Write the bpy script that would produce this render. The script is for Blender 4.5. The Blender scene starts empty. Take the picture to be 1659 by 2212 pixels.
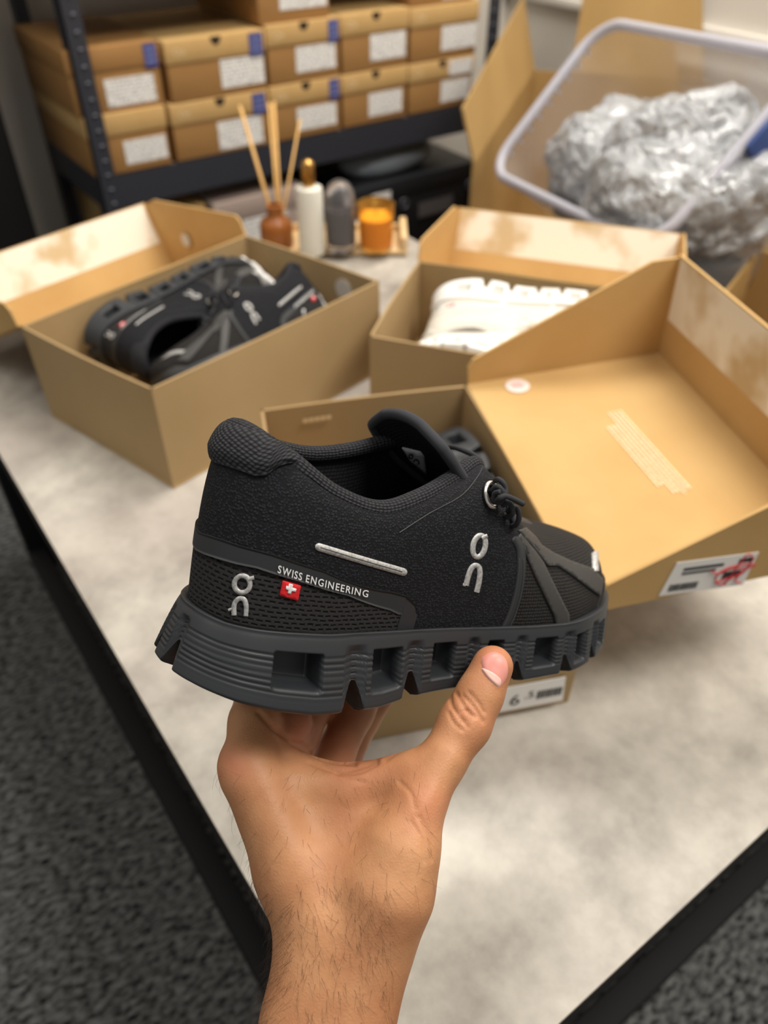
import bpy, bmesh, math, random
import numpy as np
from mathutils import Vector, Matrix, geometry
from mathutils.bvhtree import BVHTree

# ================================================================ camera, world, lights, exposure
SC = bpy.context.scene
COL = SC.collection
PX0, PY0, FPX = 829.5, 1106.0, 1700.0           # principal point and focal length for the 1659 x 2212 frame
EYE = np.array([0., 0., 1.01])
PITCH, ROLL, YAW = math.radians(41.5), math.radians(-.43), math.radians(-36)
def _cam_axes():
    cp, sp = math.cos(PITCH), math.sin(PITCH)
    fwd = np.array([0, cp, -sp]); right = np.array([1., 0, 0]); down = np.cross(fwd, right)
    cr, sr = math.cos(ROLL), math.sin(ROLL)
    A = np.stack([cr*right+sr*down, -sr*right+cr*down, fwd])
    c, s = math.cos(YAW), math.sin(YAW)
    return A @ np.array([[c, -s, 0], [s, c, 0], [0, 0, 1.]]).T
AX = _cam_axes()                                 # rows: right, down, forward
cam_data = bpy.data.cameras.new('camera'); cam = bpy.data.objects.new('camera', cam_data); COL.objects.link(cam)
cam.matrix_world = Matrix(((AX[0][0], -AX[1][0], -AX[2][0], EYE[0]), (AX[0][1], -AX[1][1], -AX[2][1], EYE[1]),
                           (AX[0][2], -AX[1][2], -AX[2][2], EYE[2]), (0, 0, 0, 1)))
cam_data.sensor_fit = 'VERTICAL'; cam_data.sensor_height = 9.8; cam_data.sensor_width = 7.35
cam_data.lens = 9.8*FPX/2212
cam_data.clip_start = .02; cam_data.clip_end = 50
cam_data.dof.use_dof = True; cam_data.dof.focus_distance = .335; cam_data.dof.aperture_fstop = 1.9
SC.camera = cam

world = bpy.data.worlds.new('world'); SC.world = world; world.use_nodes = True
world.node_tree.nodes['Background'].inputs[0].default_value = (1, .97, .92, 1)
world.node_tree.nodes['Background'].inputs[1].default_value = .25
def area(name, loc, target, size, energy, color=(1, .935, .85), sy=None):
    l = bpy.data.lights.new(name, 'AREA'); l.energy = energy; l.color = color
    l.shape = 'RECTANGLE'; l.size = size; l.size_y = sy or size
    o = bpy.data.objects.new(name, l); COL.objects.link(o); o.location = loc
    d = Vector(target)-Vector(loc); o.rotation_euler = d.to_track_quat('-Z', 'Y').to_euler()
    return o
area('ceiling_light_panel', (1.1, -.45, 2.55), (1.1, -.45, 0), 1.2, 36, sy=.6)
area('ceiling_light_panel', (1.3, 1.1, 2.55), (1.3, 1.1, 0), 1.2, 34, sy=.6)
area('ceiling_light_panel', (-.55, .75, 2.55), (-.55, .75, 0), 1.2, 9, sy=.6)
vs = SC.view_settings
vs.view_transform = 'Standard'; vs.look = 'None'; vs.gamma = 1; vs.use_curve_mapping = False; vs.exposure = .35

# ================================================================ helpers
random.seed(7); np.random.seed(7)
def ray(px, py): return AX.T @ np.array([(px-PX0)/FPX, (py-PY0)/FPX, 1.])
def at_z(px, py, z): d = ray(px, py); return EYE+d*((z-EYE[2])/d[2])
def at_y(px, py, y): d = ray(px, py); return EYE+d*((y-EYE[1])/d[1])
def at_d(px, py, depth): return EYE+ray(px, py)*depth
def nrm(v): v = np.asarray(v, float); return v/np.linalg.norm(v)

def tag(o, label=None, cat=None, group=None, kind=None):
    if label: o['label'] = label
    if cat: o['category'] = cat
    if group: o['group'] = group
    if kind: o['kind'] = kind
    return o
def empty(name, loc=(0, 0, 0), rz=0, mtx=None):
    o = bpy.data.objects.new(name, None); COL.objects.link(o); o.empty_display_size = .05
    if mtx is not None: o.matrix_world = mtx
    else: o.location = loc; o.rotation_euler = (0, 0, rz)
    return o
def link(name, me, mat=None, parent=None):
    o = bpy.data.objects.new(name, me); COL.objects.link(o)
    if mat is not None:
        me.materials.clear(); me.materials.append(mat)
    if parent is not None: o.parent = parent
    return o
def mesh(name, verts, faces, mat=None, parent=None, smooth=False, uv=None):
    me = bpy.data.meshes.new(name)
    me.from_pydata([tuple(map(float, v)) for v in verts], [], [tuple(map(int, f)) for f in faces])
    if uv is not None:
        ul = me.uv_layers.new(name='UVMap')
        idx = np.zeros(len(me.loops), int); me.loops.foreach_get('vertex_index', idx)
        ul.data.foreach_set('uv', np.asarray(uv, float)[idx].ravel())
    if smooth: me.polygons.foreach_set('use_smooth', [True]*len(me.polygons))
    me.update()
    return link(name, me, mat, parent)
class MB:
    """collects solid shapes into one mesh"""
    def __init__(s): s.v = []; s.f = []
    def add(s, v, f):
        n = len(s.v); s.v += [tuple(map(float, p)) for p in v]; s.f += [tuple(i+n for i in q) for q in f]; return s
    def hexa(s, p):   # 8 points: bottom ring, top ring
        return s.add(p, [(3, 2, 1, 0), (4, 5, 6, 7), (0, 1, 5, 4), (1, 2, 6, 5), (2, 3, 7, 6), (3, 0, 4, 7)])
    def box(s, lo, hi):
        (x, y, z), (X, Y, Z) = lo, hi
        return s.hexa([(x, y, z), (X, y, z), (X, Y, z), (x, Y, z), (x, y, Z), (X, y, Z), (X, Y, Z), (x, Y, Z)])
    def slab(s, q, t):   # planar polygon q with thickness t along its normal
        q = [np.asarray(p, float) for p in q]; n = nrm(np.cross(q[1]-q[0], q[2]-q[0]))*t
        k = len(q)
        v = q+[p+n for p in q]
        return s.add(v, [tuple(range(k-1, -1, -1)), tuple(range(k, 2*k))]+[(i, (i+1) % k, (i+1) % k+k, i+k) for i in range(k)])
    def tube(s, pts, r, seg=8, closed=False, caps=True):
        P = np.array([np.asarray(p, float) for p in pts]); n = len(P)
        R = np.full(n, r) if np.isscalar(r) else np.asarray(r, float)
        T = (np.roll(P, -1, 0)-np.roll(P, 1, 0)) if closed else np.gradient(P, axis=0)
        T /= np.linalg.norm(T, axis=1, keepdims=True)+1e-12
        ref = np.array([0, 0, 1.]) if abs(T[0][2]) < .9 else np.array([1., 0, 0])
        u = nrm(np.cross(T[0], ref)); base = len(s.v); V = []
        for i in range(n):
            u = u-T[i]*(u@T[i]); u = nrm(u); w = np.cross(T[i], u)
            for k in range(seg):
                a = 2*math.pi*k/seg; V.append(P[i]+R[i]*(math.cos(a)*u+math.sin(a)*w))
        F = []
        for i in range(n if closed else n-1):
            j = (i+1) % n
            for k in range(seg):
                l = (k+1) % seg; F.append((i*seg+k, i*seg+l, j*seg+l, j*seg+k))
        if caps and not closed:
            F.append(tuple(range(seg-1, -1, -1))); F.append(tuple((n-1)*seg+k for k in range(seg)))
        return s.add(V, F)
    def lathe(s, prof, seg=32, loc=(0, 0, 0)):
        V = []; F = []; n = len(prof)
        for k in range(seg):
            a = 2*math.pi*k/seg
            for (r, z) in prof: V.append((loc[0]+r*math.cos(a), loc[1]+r*math.sin(a), loc[2]+z))
        for k in range(seg):
            l = (k+1) % seg
            for i in range(n-1): F.append((k*n+i, l*n+i, l*n+i+1, k*n+i+1))
        if prof[0][0] > 1e-6: F.append(tuple(k*n for k in range(seg-1, -1, -1)))
        if prof[-1][0] > 1e-6: F.append(tuple(k*n+n-1 for k in range(seg)))
        return s.add(V, F)
    def build(s, name, mat=None, parent=None, smooth=False, bevel=0, seg=2, auto=None):
        me = bpy.data.meshes.new(name); me.from_pydata(s.v, [], s.f); me.update()
        if bevel or auto:
            bm = bmesh.new(); bm.from_mesh(me); bmesh.ops.recalc_face_normals(bm, faces=bm.faces)
            if bevel: bmesh.ops.bevel(bm, geom=bm.edges[:], offset=bevel, segments=seg, profile=.5, affect='EDGES', clamp_overlap=True)
            bm.to_mesh(me); bm.free()
        if smooth or bevel: me.polygons.foreach_set('use_smooth', [True]*len(me.polygons))
        if bevel or auto: me.set_sharp_from_angle(angle=math.radians(35 if not auto else auto))
        return link(name, me, mat, parent)
def copy_tree(o, parent=None, mats=None):
    c = o.copy(); COL.objects.link(c); c.parent = parent
    if mats and c.type == 'MESH' and len(c.material_slots):
        m = c.material_slots[0].material
        if m and m.name in mats:
            c.material_slots[0].link = 'OBJECT'; c.material_slots[0].material = mats[m.name]
    for ch in list(o.children): copy_tree(ch, c, mats)
    return c
def catmull(pts, n=8, closed=False):
    P = np.array(pts, float); m = len(P); out = []
    rng = range(m) if closed else range(m-1)
    for i in rng:
        g = (lambda k: P[k % m]) if closed else (lambda k: P[min(max(k, 0), m-1)])
        a, b, c, d = g(i-1), g(i), g(i+1), g(i+2)
        for k in range(n):
            w = k/n; out.append(.5*(2*b+(c-a)*w+(2*a-5*b+4*c-d)*w*w+(3*b-a-3*c+d)*w**3))
    if not closed: out.append(P[-1])
    return np.array(out)

# ---------------------------------------------------------------- materials
class NT:
    def __init__(s, m): s.t = m.node_tree; s.n = s.t.nodes; s.l = s.t.links
    def node(s, typ, **kw):
        n = s.n.new(typ)
        for k, v in kw.items():
            if k.startswith('i_'):
                key = k[2:]; n.inputs[int(key) if key.isdigit() else key.replace('_', ' ')].default_value = v
            else: setattr(n, k, v)
        return n
    def con(s, a, b): s.l.new(a, b)
def srgb(r, g, b):
    f = lambda c: (c/12.92 if c <= .04045 else ((c+.055)/1.055)**2.4)
    return tuple(f(x/255) for x in (r, g, b))+(1,)
def mat(name, color, rough=.6, metal=0, noise=None, bump=None, coord='Object', spec=.5, **kw):
    """principled; noise=(scale, colour2, lo, hi, detail); bump=(scale, strength, distance)"""
    m = bpy.data.materials.new(name); m.use_nodes = True; T = NT(m)
    p = T.n['Principled BSDF']
    if len(color) == 3: color = srgb(*color)
    p.inputs['Base Color'].default_value = color; p.inputs['Roughness'].default_value = rough
    p.inputs['Metallic'].default_value = metal; p.inputs['Specular IOR Level'].default_value = spec
    for k, v in kw.items(): p.inputs[k.replace('_', ' ')].default_value = v
    if noise or bump: tc = T.node('ShaderNodeTexCoord')
    if noise:
        sc, c2, lo, hi, det = noise
        if len(c2) == 3: c2 = srgb(*c2)
        n = T.node('ShaderNodeTexNoise', i_Scale=sc, i_Detail=det); T.con(tc.outputs[coord], n.inputs['Vector'])
        r = T.node('ShaderNodeMapRange', i_1=lo, i_2=hi); T.con(n.outputs['Fac'], r.inputs[0])
        mx = T.node('ShaderNodeMix', data_type='RGBA'); mx.inputs[6].default_value = color; mx.inputs[7].default_value = c2
        T.con(r.outputs[0], mx.inputs[0]); T.con(mx.outputs[2], p.inputs['Base Color'])
    if bump:
        sc, st, di = bump
        n = T.node('ShaderNodeTexNoise', i_Scale=sc, i_Detail=4.); T.con(tc.outputs[coord], n.inputs['Vector'])
        b = T.node('ShaderNodeBump', i_Strength=st, i_Distance=di); T.con(n.outputs['Fac'], b.inputs['Height']); T.con(b.outputs[0], p.inputs['Normal'])
    return m
M = {}
CARD = dict(rough=.75, spec=.25)
M['card'] = mat('cardboard', (200, 165, 110), noise=(9, (190, 153, 98), .35, .7, 5), bump=(240, .08, .001), **CARD)
M['card_out'] = mat('cardboard_outside', (172, 146, 106), noise=(7, (163, 137, 97), .35, .7, 5), bump=(240, .08, .001), **CARD)
M['card_dark'] = mat('cardboard_brown', (168, 126, 76), noise=(6, (154, 114, 68), .35, .7, 4), **CARD)
M['liner'] = mat('torn_white_liner', (236, 228, 212), noise=(11, (200, 176, 136), .5, .62, 3), rough=.7)
M['white_paper'] = mat('white_paper', (238, 236, 232), rough=.7)
M['ink'] = mat('dark_ink', (46, 46, 50), rough=.7)
M['faint_ink'] = mat('pale_print', (228, 200, 158), rough=.7)
M['red_ink'] = mat('red_marker', (214, 62, 66), rough=.6)
M['blue'] = mat('blue_sticker', (58, 66, 128), rough=.5)
M['steel'] = mat('dark_rack_steel', (52, 54, 62), rough=.5, metal=.2, bump=(300, .1, .001))
M['black'] = mat('black_plastic', (18, 18, 20), rough=.45)
M['wall'] = mat('white_wall_paint', (222, 216, 206), rough=.8, bump=(60, .06, .002))
M['trimw'] = mat('white_trim', (232, 228, 220), rough=.45)
M['dark_base'] = mat('dark_baseboard', (28, 27, 28), rough=.5)

def label_mat(name, seed, dark=(150, 150, 152)):
    """white sticker with rows of small print"""
    m = bpy.data.materials.new(name); m.use_nodes = True; T = NT(m); p = T.n['Principled BSDF']; p.inputs['Roughness'].default_value = .55
    tc = T.node('ShaderNodeTexCoord'); mp = T.node('ShaderNodeMapping'); mp.inputs['Location'].default_value = (seed, seed*1.7, 0); mp.inputs['Scale'].default_value = (14, 5, 1)
    T.con(tc.outputs['UV'], mp.inputs[0])
    n = T.node('ShaderNodeTexNoise', i_Scale=1.6, i_Detail=2.); T.con(mp.outputs[0], n.inputs['Vector'])
    w = T.node('ShaderNodeTexWave', bands_direction='Y', i_Scale=1.6); 
    mp2 = T.node('ShaderNodeMapping'); mp2.inputs['Scale'].default_value = (1, 1.4, 1); T.con(tc.outputs['UV'], mp2.inputs[0]); T.con(mp2.outputs[0], w.inputs['Vector'])
    g = T.node('ShaderNodeMath', operation='GREATER_THAN', i_1=.53); T.con(n.outputs['Fac'], g.inputs[0])
    g2 = T.node('ShaderNodeMath', operation='GREATER_THAN', i_1=.45); T.con(w.outputs['Fac'], g2.inputs[0])
    mu = T.node('ShaderNodeMath', operation='MULTIPLY'); T.con(g.outputs[0], mu.inputs[0]); T.con(g2.outputs[0], mu.inputs[1])
    mx = T.node('ShaderNodeMix', data_type='RGBA'); mx.inputs[6].default_value = srgb(236, 234, 230); mx.inputs[7].default_value = srgb(*dark)
    T.con(mu.outputs[0], mx.inputs[0]); T.con(mx.outputs[2], p.inputs['Base Color'])
    return m
LABELS = [label_mat('printed_label_%s' % k, i*3.3) for i, k in enumerate(('a', 'b', 'c'))]
def quad_uv(name, q, mat_, parent, t=.0006):
    """thin sheet on quad q (counter-clockwise seen from its front), with UVs"""
    q = [np.asarray(p, float) for p in q]; n = nrm(np.cross(q[1]-q[0], q[3]-q[0]))*t
    v = q+[p+n for p in q]; uv = [(0, 0), (1, 0), (1, 1), (0, 1)]*2
    return mesh(name, v, [(4, 5, 6, 7), (3, 2, 1, 0), (0, 1, 5, 4), (1, 2, 6, 5), (2, 3, 7, 6), (3, 0, 4, 7)], mat_, parent, uv=uv)
def text_polys(txt, size=1., bold=0.):
    """flat mesh of a line of lettering: verts (n,2), faces; the built-in font"""
    cu = bpy.data.curves.new('lettering', 'FONT'); cu.body = txt; cu.size = size; cu.resolution_u = 3; cu.fill_mode = 'FRONT'; cu.offset = bold
    o = bpy.data.objects.new('lettering', cu); COL.objects.link(o)
    dg = bpy.context.evaluated_depsgraph_get(); me = o.evaluated_get(dg).to_mesh()
    v = np.array([p.co[:2] for p in me.vertices]); f = [tuple(p.vertices) for p in me.polygons]
    o.evaluated_get(dg).to_mesh_clear(); bpy.data.objects.remove(o); bpy.data.curves.remove(cu)
    return v, f
# ================================================================ the room
def carpet_mat():
    m = bpy.data.materials.new('charcoal_carpet'); m.use_nodes = True; T = NT(m); p = T.n['Principled BSDF']; p.inputs['Roughness'].default_value = .95; p.inputs['Specular IOR Level'].default_value = .15
    tc = T.node('ShaderNodeTexCoord')
    mp = T.node('ShaderNodeMapping'); mp.inputs['Rotation'].default_value = (0, 0, .9); mp.inputs['Scale'].default_value = (1, 2.1, 1); T.con(tc.outputs['Object'], mp.inputs[0])
    n1 = T.node('ShaderNodeTexNoise', i_Scale=70., i_Detail=4., i_Roughness=.65); T.con(mp.outputs[0], n1.inputs['Vector'])
    n2 = T.node('ShaderNodeTexNoise', i_Scale=7., i_Detail=3.); T.con(tc.outputs['Object'], n2.inputs['Vector'])
    r = T.node('ShaderNodeValToRGB'); T.con(n1.outputs['Fac'], r.inputs[0])
    e = r.color_ramp.elements; e[0].position = .36; e[0].color = srgb(14, 15, 16); e[1].position = .64; e[1].color = srgb(120, 121, 120)
    mx = T.node('ShaderNodeMix', data_type='RGBA', blend_type='MULTIPLY'); mx.inputs[0].default_value = .5
    T.con(r.outputs[0], mx.inputs[6]); T.con(n2.outputs['Color'], mx.inputs[7]); T.con(r.outputs[0], p.inputs['Base Color'])
    b = T.node('ShaderNodeBump', i_Strength=.9, i_Distance=.006); T.con(n1.outputs['Fac'], b.inputs['Height']); T.con(b.outputs[0], p.inputs['Normal'])
    return m
def stone_mat():
    m = bpy.data.materials.new('grey_stone_laminate'); m.use_nodes = True; T = NT(m); p = T.n['Principled BSDF']; p.inputs['Roughness'].default_value = .42
    tc = T.node('ShaderNodeTexCoord')
    n1 = T.node('ShaderNodeTexNoise', i_Scale=7., i_Detail=7., i_Roughness=.6, i_Distortion=.4); T.con(tc.outputs['Object'], n1.inputs['Vector'])
    n2 = T.node('ShaderNodeTexNoise', i_Scale=26., i_Detail=6., i_Roughness=.65); T.con(tc.outputs['Object'], n2.inputs['Vector'])
    n3 = T.node('ShaderNodeTexNoise', i_Scale=4., i_Detail=2.); T.con(tc.outputs['Object'], n3.inputs['Vector'])
    a = T.node('ShaderNodeMath', operation='MULTIPLY_ADD', i_1=.45); T.con(n2.outputs['Fac'], a.inputs[0]); 
    sc = T.node('ShaderNodeMath', operation='MULTIPLY', i_1=.6); T.con(n1.outputs['Fac'], sc.inputs[0]); T.con(sc.outputs[0], a.inputs[2])
    r = T.node('ShaderNodeValToRGB'); T.con(a.outputs[0], r.inputs[0]); e = r.color_ramp.elements
    e[0].position = .38; e[0].color = srgb(144, 138, 130); e[1].position = .68; e[1].color = srgb(206, 201, 190)
    mx = T.node('ShaderNodeMix', data_type='RGBA'); mx.inputs[7].default_value = srgb(170, 159, 152)
    rr = T.node('ShaderNodeMapRange', i_1=.48, i_2=.7, i_4=.6); T.con(n3.outputs['Fac'], rr.inputs[0]); T.con(rr.outputs[0], mx.inputs[0])
    T.con(r.outputs[0], mx.inputs[6]); T.con(mx.outputs[2], p.inputs['Base Color'])
    return m
M['carpet'] = carpet_mat(); M['stone'] = stone_mat()
XW, YW = 2.02, 2.14
tag(MB().box((-3, -3, -.05), (3.2, 3.2, 0)).build('floor', M['carpet']), kind='structure')
tag(MB().box((-3, YW, 0), (XW, YW+.1, 2.7)).build('wall_back', M['wall']), kind='structure')
tag(MB().box((XW, -3, 0), (XW+.1, YW+.1, 2.7)).build('wall_right', M['wall']), kind='structure')
tag(MB().box((-3, YW-.012, 0), (XW, YW, .09)).build('baseboard_back', M['dark_base'], bevel=.003), kind='structure')
tag(MB().box((XW-.012, -3, 0), (XW, YW, .09)).build('baseboard_right', M['dark_base'], bevel=.003), kind='structure')
tag(MB().box((XW-.022, -3, .592), (XW, YW, .617)).build('trim_1', M['trimw'], bevel=.005), kind='structure')

# ---------------------------------------------------------------- low table
TZ = .45
tx0, tx1, ty0, ty1 = .066, .838, .061, 1.20
def rounded_slab(x0, x1, y0, y1, z0, z1, r, seg=8):
    P = []
    for (cx, cy, a0) in ((x1-r, y1-r, 0), (x0+r, y1-r, 90), (x0+r, y0+r, 180), (x1-r, y0+r, 270)):
        for k in range(seg+1):
            a = math.radians(a0+90*k/seg); P.append((cx+r*math.cos(a), cy+r*math.sin(a)))
    n = len(P)
    return MB().add([(x, y, z0) for x, y in P]+[(x, y, z1) for x, y in P], [tuple(range(n-1, -1, -1)), tuple(range(n, 2*n))]+[(i, (i+1) % n, (i+1) % n+n, i+n) for i in range(n)])
tb = tag(empty('low_table', (tx0, ty0, 0)), 'low table with mottled grey stone top and black edge, under the open shoeboxes', 'table')
def tloc(mb):
    mb.v = [(x-tx0, y-ty0, z) for x, y, z in mb.v]; return mb
tloc(rounded_slab(tx0, tx1, ty0, ty1, TZ-.0025, TZ, .02)).build('table_top', M['stone'], tb)
M['edge_line'] = mat('pale_laminate_core', (168, 150, 116), rough=.6)
tloc(rounded_slab(tx0, tx1, ty0, ty1, TZ-.0042, TZ-.0025, .02)).build('laminate_core', M['edge_line'], tb)
M['edge'] = mat('black_edge_band', (20, 20, 22), rough=.7, spec=.25)
tloc(rounded_slab(tx0, tx1, ty0, ty1, TZ-.034, TZ-.0042, .02)).build('edge_band', M['edge'], tb)
for (x, y) in ((tx0+.03, ty0+.03), (tx1-.03, ty0+.03), (tx0+.03, ty1-.03), (tx1-.03, ty1-.03)):
    tloc(MB().box((x-.022, y-.022, 0), (x+.022, y+.022, TZ-.034))).build('leg', M['edge'], tb, bevel=.002)
# low black frame rails under the top
tloc(MB().box((tx0+.005, ty0+.05, .02), (tx0+.035, ty1-.05, .05))).build('floor_rail', M['edge'], tb, bevel=.002)
tloc(MB().box((tx0+.05, ty0+.005, .02), (tx1-.05, ty0+.035, .05))).build('floor_rail', M['edge'], tb, bevel=.002)

# ---------------------------------------------------------------- storage rack
RX0, RX1, RY0, RY1 = .498, 1.575, 1.692, 2.04
rk = tag(empty('storage_rack', (RX0, RY0, 0)), 'dark grey boltless steel storage rack loaded with tan shoeboxes', 'rack')
def rloc(mb): mb.v = [(x-RX0, y-RY0, z) for x, y, z in mb.v]; return mb
def angle_post(x, y, sx, sy):
    m = MB(); w, t = .036, .0025
    m.box((min(x, x+sx*w), min(y, y+sy*t), 0), (max(x, x+sx*w), max(y, y+sy*t), 1.75))
    m.box((min(x, x+sx*t), min(y, y+sy*w), 0), (max(x, x+sx*t), max(y, y+sy*w), 1.75))
    return rloc(m).build('post', M['steel'], rk)
posts = [angle_post(RX0, RY0, 1, 1), angle_post(RX1, RY0, -1, 1), angle_post(RX0, RY1, 1, -1), angle_post(RX1, RY1, -1, -1)]
M['slot'] = mat('slot_shadow_steel', (120, 122, 132), rough=.35, metal=.5)  # paler steel than the posts, for slot rims and grommets
sm = MB().tube([(-.0045, 0, .004), (0, -.0006, .0062), (.0045, 0, .004)], .0021, 6)
slot_me = None
for (px_, n0) in ((RX0+.021, 0), (RX1-.021, 0)):
    for k in range(16):
        z = .36+.0285*k
        if slot_me is None:
            o = sm.build('slot_rim', M['slot'], posts[0], smooth=True); slot_me = o.data
        else: o = link('slot_rim', slot_me, None, posts[0 if px_ < 1 else 1])
        o.location = (px_-RX0, -.0008, z)
M['mdf'] = mat('shelf_board', (120, 100, 78), rough=.8)
for zt in (TZ-.008, .105, .835, 1.3):
    rloc(MB().box((RX0+.004, RY0+.004, zt-.012), (RX1-.004, RY1-.004, zt))).build('shelf_board', M['mdf'], rk)
    for (a, b) in (((RX0+.003, RY0+.0026, zt-.062), (RX1-.003, RY0+.0046, zt+.004)), ((RX0+.003, RY1-.0046, zt-.062), (RX1-.003, RY1-.0026, zt+.004)),
                   ((RX0+.0026, RY0+.005, zt-.062), (RX0+.0046, RY1-.005, zt+.004)), ((RX1-.0046, RY0+.005, zt-.062), (RX1-.0026, RY1-.005, zt+.004))):
        rloc(MB().box(a, b)).build('beam', M['steel'], rk)
# black cabinet standing at the far left
cb = tag(empty('black_cabinet', (.05, 1.86, 0)), 'tall black cabinet at the far left edge beside the rack', 'cabinet')
MB().box((0, 0, 0), (.335, .26, 1.1)).build('carcass', M['black'], cb, bevel=.004)
MB().box((.01, -.014, .02), (.325, -.001, 1.08)).build('door', M['black'], cb, bevel=.003)
MB().tube([(.29, -.014, .5), (.29, -.034, .51), (.29, -.034, .63), (.29, -.014, .64)], .005).build('handle', M['steel'], cb, smooth=True)
# ================================================================ closed shoeboxes on the rack
def closed_box(x0, x1, y0, z0, h, depth, label, lid_h=.042, sticker=False, notch=True, lab=(.50, .95, .12, .72), lm=0, group='shoeboxes stacked on the rack', jit=0, lid_label=False, lidmat='card', mats='card_dark'):
    w = x1-x0
    o = tag(empty('shoebox', ((x0+x1)/2, y0, z0), jit), label, 'shoebox', group)
    MB().box((-w/2+.003, .003, 0), (w/2-.003, depth-.003, h-.004)).build('body', M[mats], o, bevel=.002)
    ld = MB().box((-w/2, 0, h-lid_h), (w/2, depth, h)).build('lid', M[lidmat], o, bevel=.003)
    bh = h-lid_h
    if lab:
        a, b, c, d = lab
        quad_uv('label', [(-w/2+a*w, .0025, c*bh), (-w/2+b*w, .0025, c*bh), (-w/2+b*w, .0025, d*bh), (-w/2+a*w, .0025, d*bh)], LABELS[lm], o)
    if lid_label:
        quad_uv('lid_label', [(w*.1, -.0003, h-lid_h*.9), (w*.46, -.0003, h-lid_h*.9), (w*.46, -.0003, h-lid_h*.1), (w*.1, -.0003, h-lid_h*.1)], LABELS[1], ld)
    if sticker:
        quad_uv('blue_sticker', [(w*.33, -.0003, h-lid_h-.004), (w*.47, -.0003, h-lid_h-.004), (w*.47, -.0003, h-.004), (w*.33, -.0003, h-.004)], M['blue'], ld)
        for k in range(3):
            quad_uv('print_line', [(w*.345, -.0010, h-lid_h+.004+k*.011), (w*.455, -.0010, h-lid_h+.004+k*.011), (w*.455, -.0010, h-lid_h+.009+k*.011), (w*.345, -.0010, h-lid_h+.009+k*.011)], M['sticker_print'], ld)
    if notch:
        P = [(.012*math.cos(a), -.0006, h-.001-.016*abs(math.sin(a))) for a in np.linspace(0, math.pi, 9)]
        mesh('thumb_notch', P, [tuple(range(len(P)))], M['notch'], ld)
    # pale printed word on the lid
    v, f = LIDTXT
    s = .02
    mesh('lid_print', [(-w/2+.018+p[0]*s, -.0004, h-lid_h*.65+p[1]*s) for p in v], f, M['faint_ink'], ld)
    return o
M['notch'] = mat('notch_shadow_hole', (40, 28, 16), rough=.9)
M['sticker_print'] = mat('sticker_print', (120, 126, 176), rough=.6)
LIDTXT = text_polys('On')
Z1 = TZ-.004
G = 'shoeboxes on the middle shelf'
cols = [(.496, .676), (.682, .908), (.914, 1.100), (1.106, 1.297), (1.303, 1.515)]
closed_box(.494, .668, 1.700, Z1, .115, .32, 'tan shoebox at the bottom left of the rack behind the post', group=G, lm=0, notch=False, lab=(.42, .95, .2, .82))
closed_box(.486, .676, 1.704, Z1+.116, .115, .31, 'tan shoebox with blue sticker above the bottom left one, behind the post', group=G, sticker=True, lm=1, notch=False, lab=(.36, .9, .12, .8), lidmat='card_dark')
closed_box(.676, .908, 1.698, Z1, .113, .32, 'lower wide tan shoebox with blue sticker, second column from the rack post', group=G, sticker=True, lm=1, lab=(.45, .92, .1, .9))
closed_box(.684, .912, 1.697, Z1+.114, .113, .32, 'upper wide tan shoebox with blue sticker, second column from the rack post', group=G, sticker=True, lm=2, lab=(.52, .97, .2, .95))
closed_box(.914, 1.102, 1.700, Z1, .115, .32, 'lower tan shoebox in the third column, with pale label', group=G, sticker=True, lm=0, lab=(.36, .93, .2, .85))
closed_box(.916, 1.104, 1.699, Z1+.116, .116, .32, 'upper tan shoebox with blue sticker in the third column, another box on top', group=G, sticker=True, lm=2, lab=(.38, .93, .25, .92))
closed_box(.905, 1.085, 1.705, Z1+.233, .115, .31, 'tan shoebox on top of the third column, cut by the frame', group=G, lm=0, lab=(.3, .95, .3, .95))
closed_box(1.106, 1.298, 1.701, Z1, .114, .32, 'lower tan shoebox in the fourth column from the rack post', group=G, lm=0, lab=(.4, .92, .2, .9))
closed_box(1.107, 1.299, 1.700, Z1+.115, .118, .32, 'upper tan shoebox in the fourth column from the rack post', group=G, lm=1, lab=(.42, .95, .25, .95))
closed_box(1.303, 1.512, 1.703, Z1, .112, .32, 'lower tan shoebox at the rack\'s right end, second label on its lid', group=G, lm=2, lab=(.5, .95, .2, .9), lid_label=True)
closed_box(1.303, 1.516, 1.702, Z1+.113, .116, .32, 'upper tan shoebox at the right end of the rack', group=G, lm=0, lab=(.46, .98, .25, .95), notch=False)
closed_box(1.30, 1.50, 1.706, Z1+.23, .115, .31, 'tan shoebox topmost at the right end of the rack, cut by the frame', group=G, lm=0, notch=False)
# lower shelf
Z2 = .105
M['grey_card'] = mat('grey_pink_card', (166, 148, 138), rough=.7)
M['black_card'] = mat('black_card', (30, 32, 36), rough=.45)
M['dark_notch'] = M['notch']
def low_box(name, x0, x1, y0, h, depth, m, label, labq=None):
    w = x1-x0; o = tag(empty(name, ((x0+x1)/2, y0, Z2)), label, 'box', 'boxes on the bottom shelf')
    MB().box((-w/2+.002, .002, 0), (w/2-.002, depth-.002, h-.003)).build('body', M[m], o, bevel=.003)
    ld = MB().box((-w/2, 0, h-.05), (w/2, depth, h)).build('lid', M[m], o, bevel=.004)
    if labq: quad_uv('label', [(labq[0], -.0015, labq[2]), (labq[1], -.0015, labq[2]), (labq[1], -.0015, labq[3]), (labq[0], -.0015, labq[3])], labq[4], o)
    return o
low_box('shoebox', .535, .735, 1.72, .235, .3, 'card', 'plain tan box on the bottom shelf behind the open lid')
g = low_box('shoebox', .745, .985, 1.70, .235, .3, 'grey_card', 'greyish pink box with printed label and dark notch behind the reed diffuser', (-.05, .07, .10, .185, LABELS[0]))
P = [(.0+.013*math.cos(a), -.002, .165+.013*math.sin(a)) for a in np.linspace(0, 2*math.pi, 16, endpoint=False)]
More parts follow.
